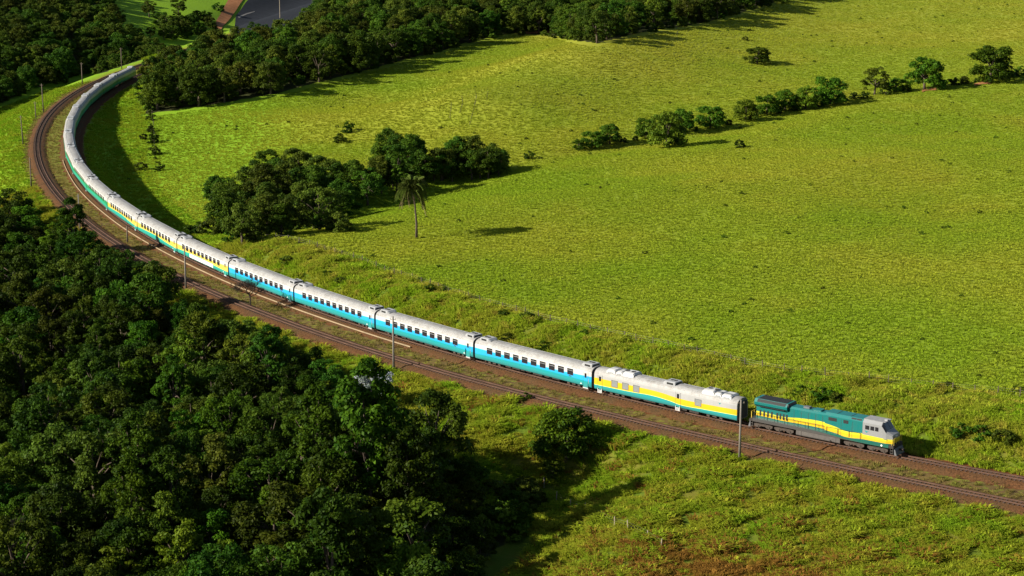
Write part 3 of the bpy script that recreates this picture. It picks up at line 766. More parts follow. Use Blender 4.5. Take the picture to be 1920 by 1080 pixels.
cab = MB().loft([cabsec(6.3, 1.40, 4.14, 1.02, 4.54), cabsec(9.05, 1.40, 4.14, 1.02, 4.54), cabsec(9.75, 1.38, 3.18, 1.02, 3.34), cabsec(10.55, 1.12, 2.78, 0.85, 2.95), cabsec(10.62, 1.10, 2.6, 0.85, 2.75)], [0] * 6).build('driver_cab', 'paint_cab', lo)
MB().loft([[(x, -1.02, z), (x, -1.02, z + 0.05), (x, 1.02, z + 0.05), (x, 1.02, z)] for x, z in ((6.25, 4.545), (9.4, 4.545))], [0] * 4).build('cab_roof', 'cab_roof_grey', cab)
for sy in (-1, 1):
    for x, ww in ((6.98, 0.30), (7.72, 0.28), (8.38, 0.24)):
        w = link('side_window', MB().box(-ww, ww, -0.015, 0.015, 3.22, 3.80).mesh('side_window', 'glass_dark'), cab, (x, 1.405 * sy, 0))
    link('emblem', MB().add([(0, 0, 0.36), (0.25, 0, 0.0), (0.62, 0, 0.30), (0.36, 0, 0.22)], [(0, 1, 2, 3)]).mesh('emblem', 'logo_teal'), cab, (6.6, 1.412 * sy, 2.72))
    link('number_plate', MB().box(0, 0.5, -0.003, 0.003, 0, 0.10).mesh('number_plate', 'end_grey'), cab, (9.4, 1.405 * sy, 2.25))
    link('lamp', MB().disc(0, -0.03, 0.03, 0, 0.13).mesh('lamp', 'lamp_glass'), lo, (9.2, 1.46 * sy, 1.36))
for y0, y1 in ((-0.92, -0.06), (0.06, 0.92)):
    MB().add([(9.10, y0, 4.45), (9.10, y1, 4.45), (9.70, y1, 3.42), (9.70, y0, 3.42)], [(0, 3, 2, 1)]).build('windscreen', 'glass_dark', cab).location = (0.03, 0, 0.015)
for sy in (-1, 1):
    MB().add([(9.10, 1.38 * sy, 4.06), (9.10, 1.05 * sy, 4.42), (9.68, 1.05 * sy, 3.40), (9.68, 1.36 * sy, 3.28)], [(0, 1, 2, 3)]).build('windscreen', 'glass_dark', cab).location = (0.03, 0.01 * sy, 0.015)
for y in (-0.16, 0.16):
    link('headlight', MB().loft([[(xx, y + 0.11 * math.cos(6.2832 * k / 10), 2.68 + 0.11 * math.sin(6.2832 * k / 10)) for k in range(10)] for xx in (10.50, 10.66)], [0] * 10).mesh('headlight', 'lamp_glass'), cab)
MB().box(8.9, 9.3, -0.2, 0.2, 4.60, 4.74).build('horn', 'unit_grey', lo)
MB().loft([[(x, -1.28, 0.34), (x, -1.38, 0.48), (x, -1.38, 1.13), (x, 1.38, 1.13), (x, 1.38, 0.48), (x, 1.28, 0.34)] for x in (-3.7, 3.0)], [0] * 6).build('fuel_tank', 'tank_grey', lo)
for x in (-2.9, 2.4):
    MB().box(x - 0.03, x + 0.03, -1.395, 1.395, 0.50, 1.145).build('tank_strap', 'under', lo)
def loco_bogie():
    m = MB()
    for sg in (-1, 1):
        ya, yb = sorted((0.98 * sg, 1.16 * sg))
        m.loft([[(x, ya, z0), (x, ya, z1), (x, yb, z1), (x, yb, z0)] for x, z0, z1 in ((-1.5, 0.55, 0.80), (-1.1, 0.30, 0.86), (-0.6, 0.34, 0.80), (-0.3, 0.55, 0.78), (0.3, 0.55, 0.78), (0.6, 0.34, 0.80), (1.1, 0.30, 0.86), (1.5, 0.55, 0.80))], [0] * 4)
        for x in (-0.85, 0.85): m.box(x - 0.20, x + 0.20, min(ya, 1.22 * sg), max(yb, 1.22 * sg), 0.36, 0.66)
    m.box(-1.2, 1.2, -0.97, 0.97, 0.55, 0.9)
    return m.mesh('bogie', 'dusty')
LB = loco_bogie(); LW = MB().disc(0, -0.065, 0.065, 0, 0.46).mesh('wheel', 'dusty')
for x in (-9.0, -5.7, 5.0, 8.5):
    b = link('bogie', LB, lo, (x, 0, 0))
    for dx in (-0.85, 0.85):
        for y in (-0.565, 0.565): link('wheel', LW, b, (dx, y, 0.46))
for x0, x1 in ((-10.3, -4.2), (3.6, 9.9)): MB().box(x0, x1, -0.55, 0.55, 0.88, 1.145).build('span_bolster', 'under', lo)
for sy in (-1, 1):
    m = MB(); xs = [-10.3, -8.7, -7.1, -5.5, -3.9, -2.3, -0.7, 0.5]
    for x in xs: m.tube([(x, 1.41 * sy, 1.62), (x, 1.41 * sy, 2.55)], [0.034, 0.034], 4)
    m.tube([(xs[0], 1.41 * sy, 2.55), (xs[-1], 1.41 * sy, 2.55)], [0.03, 0.03], 4); m.build('handrail', 'frame_dark', lo)
    m = MB(); xs = [0.9, 2.6, 4.3, 6.0]
    for x in xs: m.tube([(x, 1.41 * sy, 1.62), (x, 1.41 * sy, 2.50)], [0.034, 0.034], 4)
    m.tube([(xs[0], 1.41 * sy, 2.5), (xs[-1], 1.41 * sy, 2.5)], [0.02, 0.02], 4); m.build('handrail', 'frame_dark', lo)
    for x in (-10.72, 10.62):
        st = MB()
        for z in (0.42, 0.78, 1.14): st.box(x - 0.18, x + 0.18, 1.05 * sy - 0.28, 1.05 * sy + 0.28, z, z + 0.05)
        for xx in (-0.19, 0.16): st.box(x + xx, x + xx + 0.03, 1.05 * sy - 0.3, 1.05 * sy + 0.3, 0.38, 1.14)
        st.build('steps', 'tank_grey', lo)
        MB().tube([(x, 1.36 * sy, 1.2), (x, 1.36 * sy, 2.5)], [0.028, 0.028], 5).build('grab_rail', 'hand_yellow', lo)
for x0, x1, sg in ((10.2, 10.9, 1), (-10.9, -10.5, -1)):
    MB().box(x0, x1, -1.42, 1.42, 1.15, 1.60).build('end_platform', 'under', lo)
    xe = x1 if sg > 0 else x0
    MB().loft([[(xe, -1.2, 1.14), (xe + 0.06 * sg, -1.2, 0.22), (xe + 0.06 * sg, 1.2, 0.22), (xe, 1.2, 1.14)], [(xe + 0.12 * sg, -1.2, 1.14), (xe + 0.42 * sg, -1.2, 0.18), (xe + 0.42 * sg, 1.2, 0.18), (xe + 0.12 * sg, 1.2, 1.14)]], [0] * 4).build('snowplough_pilot', 'end_grey', lo)
    cp = MB(); cp.box(min(xe, xe + 0.75 * sg), max(xe, xe + 0.75 * sg), -0.11, 0.11, 0.72, 0.95); cp.box(min(xe + 0.6 * sg, xe + 0.85 * sg), max(xe + 0.6 * sg, xe + 0.85 * sg), -0.2, 0.2, 0.66, 1.0); cp.build('coupler', 'under', lo)
    hr = MB(); hr.tube([(xe - 0.05 * sg, -1.2, 2.55), (xe - 0.05 * sg, 1.2, 2.55)], [0.022] * 2, 4)
    for y in (-1.2, -0.4, 0.4, 1.2): hr.tube([(xe - 0.05 * sg, y, 1.6), (xe - 0.05 * sg, y, 2.55)], [0.022] * 2, 4)
    hr.build('handrail', 'hand_yellow', lo)
place(lo, -28.1, -52.2); lo.scale = (1.04, 1, 1)
tag(lo, 'teal diesel locomotive with yellow wave stripe and grey cab leading the train', 'locomotive')

# ------------------------------------------------------------------ poles
def pole(s, d, h, mat, label, grp='line of poles along the railway', lean=(0, 0)):
    x, y = track(s, d); x, y = float(x), float(y); z = gz(x, y)
    o = empty('utility_pole', (x, y, z - 0.3)); o.rotation_euler = (lean[0], lean[1], 0)
    MB().tube([(0, 0, 0), (0, 0, h * 0.5), (0, 0, h + 0.3)], [0.19, 0.16, 0.12], 8).build('shaft', mat, o, True)
    MB().tube([(-0.45, 0, h - 0.2), (0.45, 0, h - 0.2)], [0.045, 0.045], 4).build('bracket', mat, o)
    for xx in (-0.42, 0.42): MB().tube([(xx, 0, h - 0.18), (xx, 0, h + 0.02)], [0.05, 0.035], 5).build('insulator', 'post_pale', o)
    tag(o, label, 'pole', grp)
pole(-34, -12.7, 8.7, 'pole_concrete', 'tall thin grey pole in front of the generator car, nearest the camera')
pole(33, -12.4, 8.9, 'pole_concrete', 'thin grey pole rising in front of the second blue coach')
pole(103, -10.6, 8.4, 'pole_concrete', 'thin grey pole in front of the coach with the blank white panel')
pole(150, -5.2, 3.6, 'pole_wood', 'short dark post between the two tracks, left of the forest edge')
pole(166, -11.2, 8.3, 'pole_concrete', 'grey pole at the forest edge left of the yellow-banded coaches')
pole(226, -12.4, 7.6, 'pole_wood', 'dark pole beside the outer track just above the foreground forest')
pole(293, -12.6, 8.2, 'pole_wood', 'leaning grey pole on the green bank at the left edge of the picture', lean=(0, -0.03))
pole(344, -13.0, 5.2, 'pole_wood', 'shortest of the poles on the green bank outside the curve')
pole(357, -12.4, 9.0, 'pole_wood', 'tall dark pole on the green bank outside the curve', lean=(0, -0.02))
pole(425, -13.6, 7.6, 'pole_wood', 'pale pole on the far bank in front of the wooded hillside')
pole(470, -13.6, 7.8, 'pole_wood', 'farthest pale pole, standing beside the end of the train')
x, y, z = at(525, 36); o = empty('utility_pole', (x, y, z)); MB().tube([(0, 0, -3), (0, 0, 9)], [0.16, 0.12], 6).build('shaft', 'post_pale', o)
tag(o, 'white pole in front of the far slope coloured dark for shade', 'pole')

# ------------------------------------------------------------------ fences
POST = MB().tube([(0, 0, -0.3), (0.02, 0, 0.8), (0, 0.01, 1.45)], [0.085, 0.08, 0.07], 6).mesh('post', 'post_wood')
POSTP = MB().tube([(0, 0, -0.3), (0.02, 0, 0.8), (0, 0.01, 1.35)], [0.075, 0.07, 0.06], 6).mesh('post', 'post_pale')
def fence(pts, label, pm, r=RNG):
    P = [(x, y, gz(x, y)) for x, y in pts]; o = empty('wire_fence', P[0]); base = Vector(P[0])
    for p in P:
        link('post', pm, o, Vector(p) - base, (r.normal(0, 0.05), r.normal(0, 0.05), r.uniform(0, 6)), (1, 1, r.uniform(0.85, 1.15)))
    for h in (0.45, 0.85, 1.2):
        MB().tube([Vector(p) - base + Vector((0, 0, h)) for p in P], [0.008] * len(P), 3).build('wire', 'wire', o)
    tag(o, label, 'fence'); return o
ss_ = np.arange(-62, 126, 3.3)
fence([tuple(float(v) for v in track(s + RNG.uniform(-0.5, 0.5), float(fence_d(s)) + RNG.uniform(-0.2, 0.2))) for s in ss_], 'wire fence with dark wooden posts along the top of the bank behind the train', POST)
fp = [(1020, 915), (1043, 940), (1070, 952), (1097, 962), (1152, 988), (1178, 996), (1213, 1012), (1240, 1030)]
fence([at(*p)[:2] for p in fp], 'broken pale fence posts in the rough grass right of the forest', POSTP)
fp = [(283 + i * 1.0 + RNG.uniform(-1, 1), 192 + i * 11) for i in range(10)]
fence([at(*p)[:2] for p in fp], 'fence running from the wood corner down the inside of the curve', POST)

# ------------------------------------------------------------------ tree kinds
def crown_mesh(name, seed, R, Rz, n_clump, per, size, mat, flat=0.5, clump=0.36, lobes=9, ring=0):
    """leaf-sized faces gathered in small clumps on the outside of a few big uneven lobes"""
    r = np.random.default_rng(seed)
    th = np.arange(lobes) * 2.4 + r.uniform(0, 1.2, lobes); cz = np.linspace(-0.8, 0.9, lobes) + r.uniform(-0.15, 0.15, lobes)
    rad = np.where(cz < 0, 1 - 0.22 * cz ** 2, np.sqrt(np.clip(1 - np.clip(cz, -1, 1) ** 2, 0.02, 1))); q = r.uniform(0.40, 0.70, lobes)
    if ring:
        th[:ring] = np.arange(ring) * 6.2832 / ring + r.uniform(0, 1); cz[:ring] = r.uniform(-0.75, -0.45, ring); rad[:ring] = 1; q[:ring] = r.uniform(0.55, 0.72, ring)
    LC_ = np.stack([np.cos(th) * rad * q * R, np.sin(th) * rad * q * R, cz * 0.66 * Rz], 1)
    LR = R * r.uniform(0.36, 0.56, lobes)
    C = []; ct = []; rc = []
    for k in range(n_clump):
        l = r.integers(0, lobes); d = r.normal(size=3); d /= np.linalg.norm(d)
        out = LC_[l] / (np.linalg.norm(LC_[l]) + 1e-6); d = d + out * 0.55 + np.array([0, 0, 0.15]); d /= np.linalg.norm(d)
        C.append(LC_[l] + d * LR[l] * np.array([1, 1, min(1.0, Rz / R)]) * r.uniform(0.6, 1.0)); rc.append(clump * R * 0.62 * r.uniform(0.6, 1.25)); ct.append(np.clip(0.3 + 0.22 * np.sin(l * 5.1 + seed) + r.uniform(-0.25, 0.25), 0, 1))
    C = np.array(C); Vs = []; tint = []
    for c, k, t_ in zip(C, rc, ct):
        n = int(per * (k / (clump * R * 0.62)) ** 2)
        d = r.normal(size=(n, 3)); d /= np.linalg.norm(d, axis=1)[:, None]
        d[:, 2] = np.where(d[:, 2] < -0.3, -d[:, 2], d[:, 2])
        p = c + d * (k * r.uniform(0.45, 1.1, n)[:, None]) * np.array([1, 1, flat + 0.25])
        nr = d * 0.8 + np.array([0, 0, 0.4]) + r.normal(size=(n, 3)) * 0.6
        nr /= np.linalg.norm(nr, axis=1)[:, None]
        a = np.cross(nr, r.normal(size=(n, 3))); a /= np.linalg.norm(a, axis=1)[:, None]; b = np.cross(nr, a)
        s = (size * r.uniform(0.55, 1.35, n))[:, None]
        q4 = np.stack([p - a * s, p + b * s * 0.55 + nr * s * 0.12, p + a * s, p - b * s * 0.55 + nr * s * 0.12], 1)
        Vs.append(q4.reshape(-1, 3)); tint.append(np.clip(t_ + r.uniform(-0.25, 0.4, n), 0, 1))
    V = np.concatenate(Vs); nq = len(V) // 4
    return np_mesh('crown', V, np.arange(nq * 4).reshape(-1, 4), mat, {'tint': ('FACE', np.concatenate(tint))}), C

def trunk_mesh(seed, h, r0, C, mat='bark'):
    """tapered trunk from the base up to the crown's middle with limbs into the clumps (crown centre at z = h)"""
    r = random.Random(seed); m = MB()
    lx, ly = r.uniform(-0.3, 0.3), r.uniform(-0.3, 0.3)
    m.tube([(0, 0, -0.5), (lx * 0.3, ly * 0.3, h * 0.35), (lx, ly, h * 0.75), (lx * 1.4, ly * 1.2, h)], [r0 * 1.25, r0, r0 * 0.7, r0 * 0.35], 7)
    for c in C[:9]:
        z0 = h * r.uniform(0.5, 0.8); p0 = (lx * 0.8, ly * 0.8, z0); p2 = (c[0] * 0.85, c[1] * 0.85, h + c[2] * 0.85)
        p1 = ((p0[0] + p2[0]) * 0.5, (p0[1] + p2[1]) * 0.5, (p0[2] + p2[2]) * 0.5 + 0.3)
        m.tube([p0, p1, p2], [r0 * 0.45, r0 * 0.3, r0 * 0.1], 5)
    return m.mesh('trunk', mat, True)

KINDS = {}
def kind(name, seed, R, Rz, h, ncl, per, size, mat, r0=0.22, bark='bark', **kw):
    cm, C = crown_mesh(name, seed, R, Rz, ncl, per, size, mat, **kw)
    KINDS[name] = (cm, trunk_mesh(seed, h, r0, C, bark), h, Rz)
for i in range(5): kind('wide%d' % i, 20 + i, 3.4, 3.0, 3.9, 90, 120, 0.155, 'leaf_forest')
for i in range(4): kind('olive%d' % i, 40 + i, 3.1, 2.9, 3.9, 84, 120, 0.15, 'leaf_olive')
for i in range(3): kind('bright%d' % i, 60 + i, 2.3, 2.9, 3.9, 70, 100, 0.15, 'leaf_bright')
for i in range(3): kind('tall%d' % i, 80 + i, 2.6, 4.8, 5.6, 106, 115, 0.155, 'leaf_forest', 0.24, lobes=12)
kind('pale', 95, 2.6, 2.2, 4.0, 46, 60, 0.17, 'leaf_pale', 0.18)
for i in range(4): kind('big%d' % i, 100 + i, 4.7, 4.9, 5.2, 140, 105, 0.225, ('leaf_forest', 'leaf_olive')[i % 2], 0.32, lobes=15, ring=5)
for i in range(3): kind('bush%d' % i, 120 + i, 1.7, 1.2, 0.85, 46, 46, 0.17, ('leaf_forest', 'leaf_bright', 'leaf_olive')[i], 0.07, lobes=6)
for i in range(3): kind('round%d' % i, 130 + i, 3.6, 3.2, 2.9, 125, 84, 0.21, ('leaf_forest', 'leaf_bright', 'leaf_forest')[i], 0.26, lobes=14, ring=5)
kind('open', 140, 3.2, 2.9, 3.4, 60, 55, 0.26, 'leaf_olive', 0.22, clump=0.30)

def tree(kindname, name, x, y, sc, label, cat, group=None, colour=(1, 1, 1), rz=None, sz=1.0, sink=0.0, z=None):
    cm, tm, h, Rz = KINDS[kindname]
    z = gz(x, y) if z is None else z
    o = empty(name, (x, y, z - sink), RNG.uniform(0, 6.28) if rz is None else rz); o.scale = (sc, sc, sc * sz)
    link('trunk', tm, o)
    c = link('crown', cm, o, (0, 0, h)); c.color = (*colour, 1)
    tag(o, label, cat, group); return o

def scatter(poly, box, spacing, hfrac, hgt, extra=None, seed=0):
    """points at least spacing apart whose crowns fall inside the outline"""
    r = np.random.default_rng(seed); x0, x1, y0, y1 = box
    n = int((x1 - x0) * (y1 - y0) / spacing ** 2 * 9)
    X = r.uniform(x0, x1, n); Y = r.uniform(y0, y1, n); Z = ground(X, Y)
    qx, qy = pixel(X, Y, Z + hgt * hfrac); ok = inside(poly, qx, qy)
    if extra is not None: ok &= extra(X, Y)
    X, Y, Z = X[ok], Y[ok], Z[ok]; cell = {}; keep = []
    for i in range(len(X)):
        cx, cy = int(X[i] // spacing), int(Y[i] // spacing); bad = False
        for a in (-1, 0, 1):
            for b in (-1, 0, 1):
                for j in cell.get((cx + a, cy + b), ()):
                    if (X[i] - X[j]) ** 2 + (Y[i] - Y[j]) ** 2 < spacing ** 2: bad = True; break
        if not bad: keep.append(i); cell.setdefault((cx, cy), []).append(i)
    return X[keep], Y[keep], Z[keep]

# instanced greenery (grass, far woods) : one object each
LIB = {}
def library(name, meshes):
    c = bpy.data.collections.new(name)
    for i, me in enumerate(meshes):
        o = bpy.data.objects.new('%s_%02d' % (name, i), me); c.objects.link(o)
    LIB[name] = c; return c
def scatter_object(name, lib, P, rz, sc, idx, label, cat, tilt=None):
    me = bpy.data.meshes.new(name); n = len(P)
    me.vertices.add(n); me.vertices.foreach_set('co', np.asarray(P, np.float32).ravel())
    for nm, v in (('rz', rz), ('sc', sc)):
        a = me.attributes.new(nm, 'FLOAT', 'POINT'); a.data.foreach_set('value', np.asarray(v, np.float32))
    a = me.attributes.new('pick', 'INT', 'POINT'); a.data.foreach_set('value', np.asarray(idx, np.int32))
    o = link(name, me)
    ng = bpy.data.node_groups.new(name, 'GeometryNodeTree')
    ng.interface.new_socket('Geometry', in_out='INPUT', socket_type='NodeSocketGeometry'); ng.interface.new_socket('Geometry', in_out='OUTPUT', socket_type='NodeSocketGeometry')
    N = ng.nodes; L = ng.links
    gi, go = N.new('NodeGroupInput'), N.new('NodeGroupOutput')
    ci = N.new('GeometryNodeCollectionInfo'); ci.inputs[0].default_value = LIB[lib]; ci.inputs[1].default_value = True; ci.inputs[2].default_value = True
    m2p = N.new('GeometryNodeMeshToPoints')
    ip = N.new('GeometryNodeInstanceOnPoints'); ip.inputs['Pick Instance'].default_value = True
    def na(nm, ty):
        q = N.new('GeometryNodeInputNamedAttribute'); q.data_type = ty; q.inputs[0].default_value = nm; return q.outputs[0]
    cx = N.new('ShaderNodeCombineXYZ'); L.new(na('rz', 'FLOAT'), cx.inputs[2])
    L.new(gi.outputs[0], m2p.inputs[0]); L.new(m2p.outputs[0], ip.inputs['Points']); L.new(ci.outputs[0], ip.inputs['Instance'])
    L.new(na('pick', 'INT'), ip.inputs['Instance Index']); L.new(cx.outputs[0], ip.inputs['Rotation']); L.new(na('sc', 'FLOAT'), ip.inputs['Scale'])
    L.new(ip.outputs[0], go.inputs[0])
    md = o.modifiers.new('scatter', 'NODES'); md.node_group = ng
    tag(o, label, cat, None, 'stuff'); return o

# ------------------------------------------------------------------ foreground forest
def near_ok(X, Y):
    s, d = sd(X, Y); return (-d - (np.abs(off2(s)) + 3.2)) > 3.0
fx, fy, fz = scatter(FOREST, (-150, 25, 150, 470), 4.9, 0.72, 8.0, near_ok, 5)
qx, qy = pixel(fx, fy, fz + 8)
vis = (qx > -60) & (qx < 1980) & (qy < 1150)
order = np.argsort(np.where(vis, 0, 1e6) + fy)
_fs_, _fd_ = sd(fx, fy); f_e = -_fd_ - (np.abs(off2(_fs_)) + 3.2)
bl = at(695, 772)
print('forest trees', len(fx), 'in view', int(vis.sum()))
rest = {'P': [], 'rz': [], 'sc': [], 'i': []}
fk = ['wide0', 'wide1', 'wide2', 'wide3', 'wide4', 'olive0', 'olive1', 'olive2', 'olive3', 'bright0', 'bright1', 'bright2', 'tall0', 'tall1', 'tall2']
library('forest_kinds', [KINDS[k][0] for k in fk])
FL = {'w': 'dark green round-crowned forest tree', 'o': 'olive green forest tree',
      'b': 'bright green slender forest tree', 't': 'tall narrow dark forest tree'}
def zone(a, b):
    if a > 860: return ', in the shaded gully at its right end'
    if a > 560 and b > 700: return ', in its tall right-hand part'
    if b > 950: return ', along the bottom edge of the picture'
    if a < 120: return ', at the left edge of the picture'
    if b < 620 + 0.35 * (a - 300) + 60: return ', near the railway'
    return ', in its middle'
for n, i in enumerate(order):
    x, y, z = fx[i], fy[i], fz[i]
    tallzone = 560 < qx[i] < 840 and qy[i] > 740; low = qx[i] >= 860
    if math.hypot(x - bl[0], y - bl[1]) < 5.0 or (bl[1] - 16 < y < bl[1] and abs(qx[i] - 685) < 60): continue
    u = RNG.random()
    k = fk[RNG.integers(12, 15)] if (tallzone and u < 0.45) else (fk[RNG.integers(0, 5)] if u < 0.5 else fk[RNG.integers(5, 9)] if u < 0.8 else fk[RNG.integers(9, 12)] if u < 0.92 else fk[RNG.integers(12, 15)])
    sc = (RNG.uniform(0.65, 1.2) if RNG.random() < 0.78 else RNG.uniform(1.2, 1.6)) * (1.25 if tallzone else 0.62 if low else 1.0) * (0.74 + 0.26 * float(smooth(3, 13, f_e[i])))
    if n < 300 and vis[i]:
        v = RNG.uniform(0.45, 1.15); cc = (v * RNG.uniform(0.8, 1.12), v, v * RNG.uniform(0.5, 1.0))
        tree(k, 'forest_tree', x, y, sc, FL[k[0]] + zone(qx[i], qy[i]), 'tree', 'trees of the dense forest below the tracks', cc, sz=RNG.uniform(0.9, 1.2), z=z)
    else:
        rest['P'].append((x, y, z + KINDS[k][2] * sc)); rest['rz'].append(RNG.uniform(0, 6.28)); rest['sc'].append(sc); rest['i'].append(fk.index(k))
if rest['P']: scatter_object('forest_canopy', 'forest_kinds', rest['P'], rest['rz'], rest['sc'], rest['i'], 'rest of the dense forest canopy below the tracks', 'forest')

# ------------------------------------------------------------------ far woods
bk = ['big0', 'big1', 'big2', 'big3', 'wide0', 'wide2', 'olive1', 'olive3', 'bright1']
library('wood_kinds', [KINDS[k][0] for k in bk])
def band_ok(X, Y):
    s, d = sd(X, Y); return d > 6
bx, by, bz = scatter(BAND, (-170, 320, 560, 1250), 8.0, 0.62, 13.0, band_ok, 8)
qx, qy = pixel(bx, by, bz + 9); vis = (qx > -20) & (qx < 1940) & (qy > -45)
order = np.argsort(np.where(vis, 0, 1e6) + by)
print('band trees', len(bx), int(vis.sum()))
rest = {'P': [], 'rz': [], 'sc': [], 'i': []}
for n, i in enumerate(order):
    u = RNG.random(); k = bk[RNG.integers(0, 4)] if u < 0.65 else bk[RNG.integers(4, 9)]
    sc = RNG.uniform(0.85, 1.25) * (1.0 if k.startswith('big') else 1.35)
    if n < 190 and vis[i]:
        v = RNG.uniform(0.8, 1.3)
        lab = ('tall tree in the wood above the meadow' if k.startswith('big') else 'smaller tree in the wood above the meadow') + (', near the end of the train' if qx[i] < 420 else ', left of the spur' if qx[i] < 800 else ', toward its right end')
        tree(k, 'woodland_tree', bx[i], by[i], sc, lab, 'tree', 'trees of the wood along the top of the meadow', (v * RNG.uniform(0.9, 1.2), v, v), z=bz[i])
    else:
        rest['P'].append((bx[i], by[i], bz[i] + KINDS[k][2] * sc)); rest['rz'].append(RNG.uniform(0, 6.28)); rest['sc'].append(sc); rest['i'].append(bk.index(k))
if rest['P']: scatter_object('far_wood', 'wood_kinds', rest['P'], rest['rz'], rest['sc'], rest['i'], 'far part of the wood above the meadow', 'wood')
def hill_ok(X, Y):
    s, d = sd(X, Y); return (-d - (np.abs(off2(s)) + 3.2) > 9) & (s > 200)
hx, hy, hz = scatter(HILL, (-330, -120, 520, 1150), 6.6, 0.6, 11.0, hill_ok, 9)
print('hill trees', len(hx))
n = len(hx); ii = np.where(RNG.random(n) < 0.35, RNG.integers(0, 4, n), RNG.integers(4, 9, n)); _s, _d = sd(hx, hy); scs = RNG.uniform(0.7, 1.3, n) * np.where(ii < 4, 0.9, 1.2) * (0.55 + 0.45 * smooth(12, 34, -_d - np.abs(off2(_s)) - 3.2))
scatter_object('hillside_wood', 'wood_kinds', np.stack([hx, hy, hz + np.array([KINDS[bk[i]][2] for i in ii]) * scs], 1), RNG.uniform(0, 6.28, n), scs, ii, 'wooded hillside beyond the outside of the curve', 'wood')

# undergrowth below the forest and along the edges of the woods
uk = ['bush0', 'bush1', 'bush2', 'wide1', 'olive2']; library('under_kinds', [KINDS[k][0] for k in uk])
P = []
for poly, box, sp_, hh, okf, sd0, dn in ((FOREST, (-150, 25, 150, 470), 3.4, 1.5, near_ok, 21, 50), (BAND, (-170, 320, 560, 950), 5.0, 1.5, band_ok, 22, 36), (HILL, (-330, -120, 520, 800), 5.0, 1.5, hill_ok, 23, 26)):
    grown = [(x, y + dn) for x, y in poly]
    ux, uy, uz = scatter(grown, box, sp_, 1.0, hh, okf, sd0); P += list(zip(ux, uy, uz))
P = np.array(P); n = len(P); ii = np.where(RNG.random(n) < 0.75, RNG.integers(0, 3, n), RNG.integers(3, 5, n)); scs = np.where(ii < 3, RNG.uniform(0.8, 1.8, n), RNG.uniform(0.4, 0.6, n)); P[:, 2] += np.array([KINDS[uk[i]][2] for i in ii]) * scs
print('undergrowth', n)
scatter_object('undergrowth', 'under_kinds', P, RNG.uniform(0, 6.28, n), scs, ii, 'undergrowth below and around the woods', 'undergrowth')

# ------------------------------------------------------------------ grove in the gully behind the train
GRV = [(430, 395, 'big0', 1.0), (470, 350, 'big1', 1.0), (520, 330, 'big2', 0.95), (415, 350, 'wide1', 1.1), (455, 420, 'olive1', 1.25), (500, 405, 'big1', 0.85), (545, 400, 'olive0', 1.2),
       (580, 345, 'big0', 1.0), (610, 320, 'big3', 0.95), (600, 385, 'olive2', 1.4), (640, 370, 'big2', 0.85), (655, 330, 'big0', 0.9), (560, 300, 'big3', 0.8), (500, 300, 'wide3', 1.1),
       (690, 345, 'wide2', 1.2), (715, 320, 'olive3', 1.3), (745, 300, 'tall0', 1.35), (730, 275, 'big2', 1.05), (765, 285, 'big0', 1.1), (795, 300, 'wide0', 1.3), (830, 300, 'big3', 0.85), (855, 285, 'big2', 0.9),
       (885, 285, 'big1', 0.95), (915, 295, 'wide4', 1.2), (935, 300, 'olive0', 0.9), (440, 440, 'bush0', 1.6), (480, 440, 'bush2', 1.7), (530, 432, 'bush1', 1.4)]
_r = random.Random(12)
GRV += [(_r.uniform(415, 660), _r.uniform(330, 420), _r.choice(['wide0', 'wide3', 'olive1', 'olive3', 'big1']), _r.uniform(0.8, 1.2)) for _ in range(16)]
GRV += [(700 + 230 * u + _r.uniform(-8, 8), 330 - 32 * u + _r.uniform(-14, 6), _r.choice(['wide1', 'wide4', 'olive0', 'round0']), _r.uniform(0.8, 1.1)) for u in [k / 13 for k in range(14)]]
GRV += [(400 + 240 * u, 432 + _r.uniform(-4, 4) - 14 * u, _r.choice(['bush0', 'bush2']), _r.uniform(1.2, 1.9)) for u in [k / 9 for k in range(10)]]
for px, py, k, sc in GRV:
    # py is the middle of the crown: step down the sight line until a tree of this size stands on the land
    h = KINDS[k][2] * sc
    x, y, z = at(px, py + h * 8.6)
    lab = 'dark leafy tree in the grove behind the train, left of the palm' if px < 700 else 'dark leafy tree in the eastern end of the grove, above the palm'
    nm = 'grove_tree'
    if k.startswith('bush'): lab, nm = 'low shrub at the foot of the grove behind the train', 'shrub'
    v = RNG.uniform(0.9, 1.35)
    tree(k, nm, x, y, sc, lab, 'shrub' if nm == 'shrub' else 'tree', 'shrubs at the foot of the grove' if nm == 'shrub' else ('trees of the grove left of the palm' if px < 700 else 'trees of the grove above the palm'), (v, v, v), z=z)

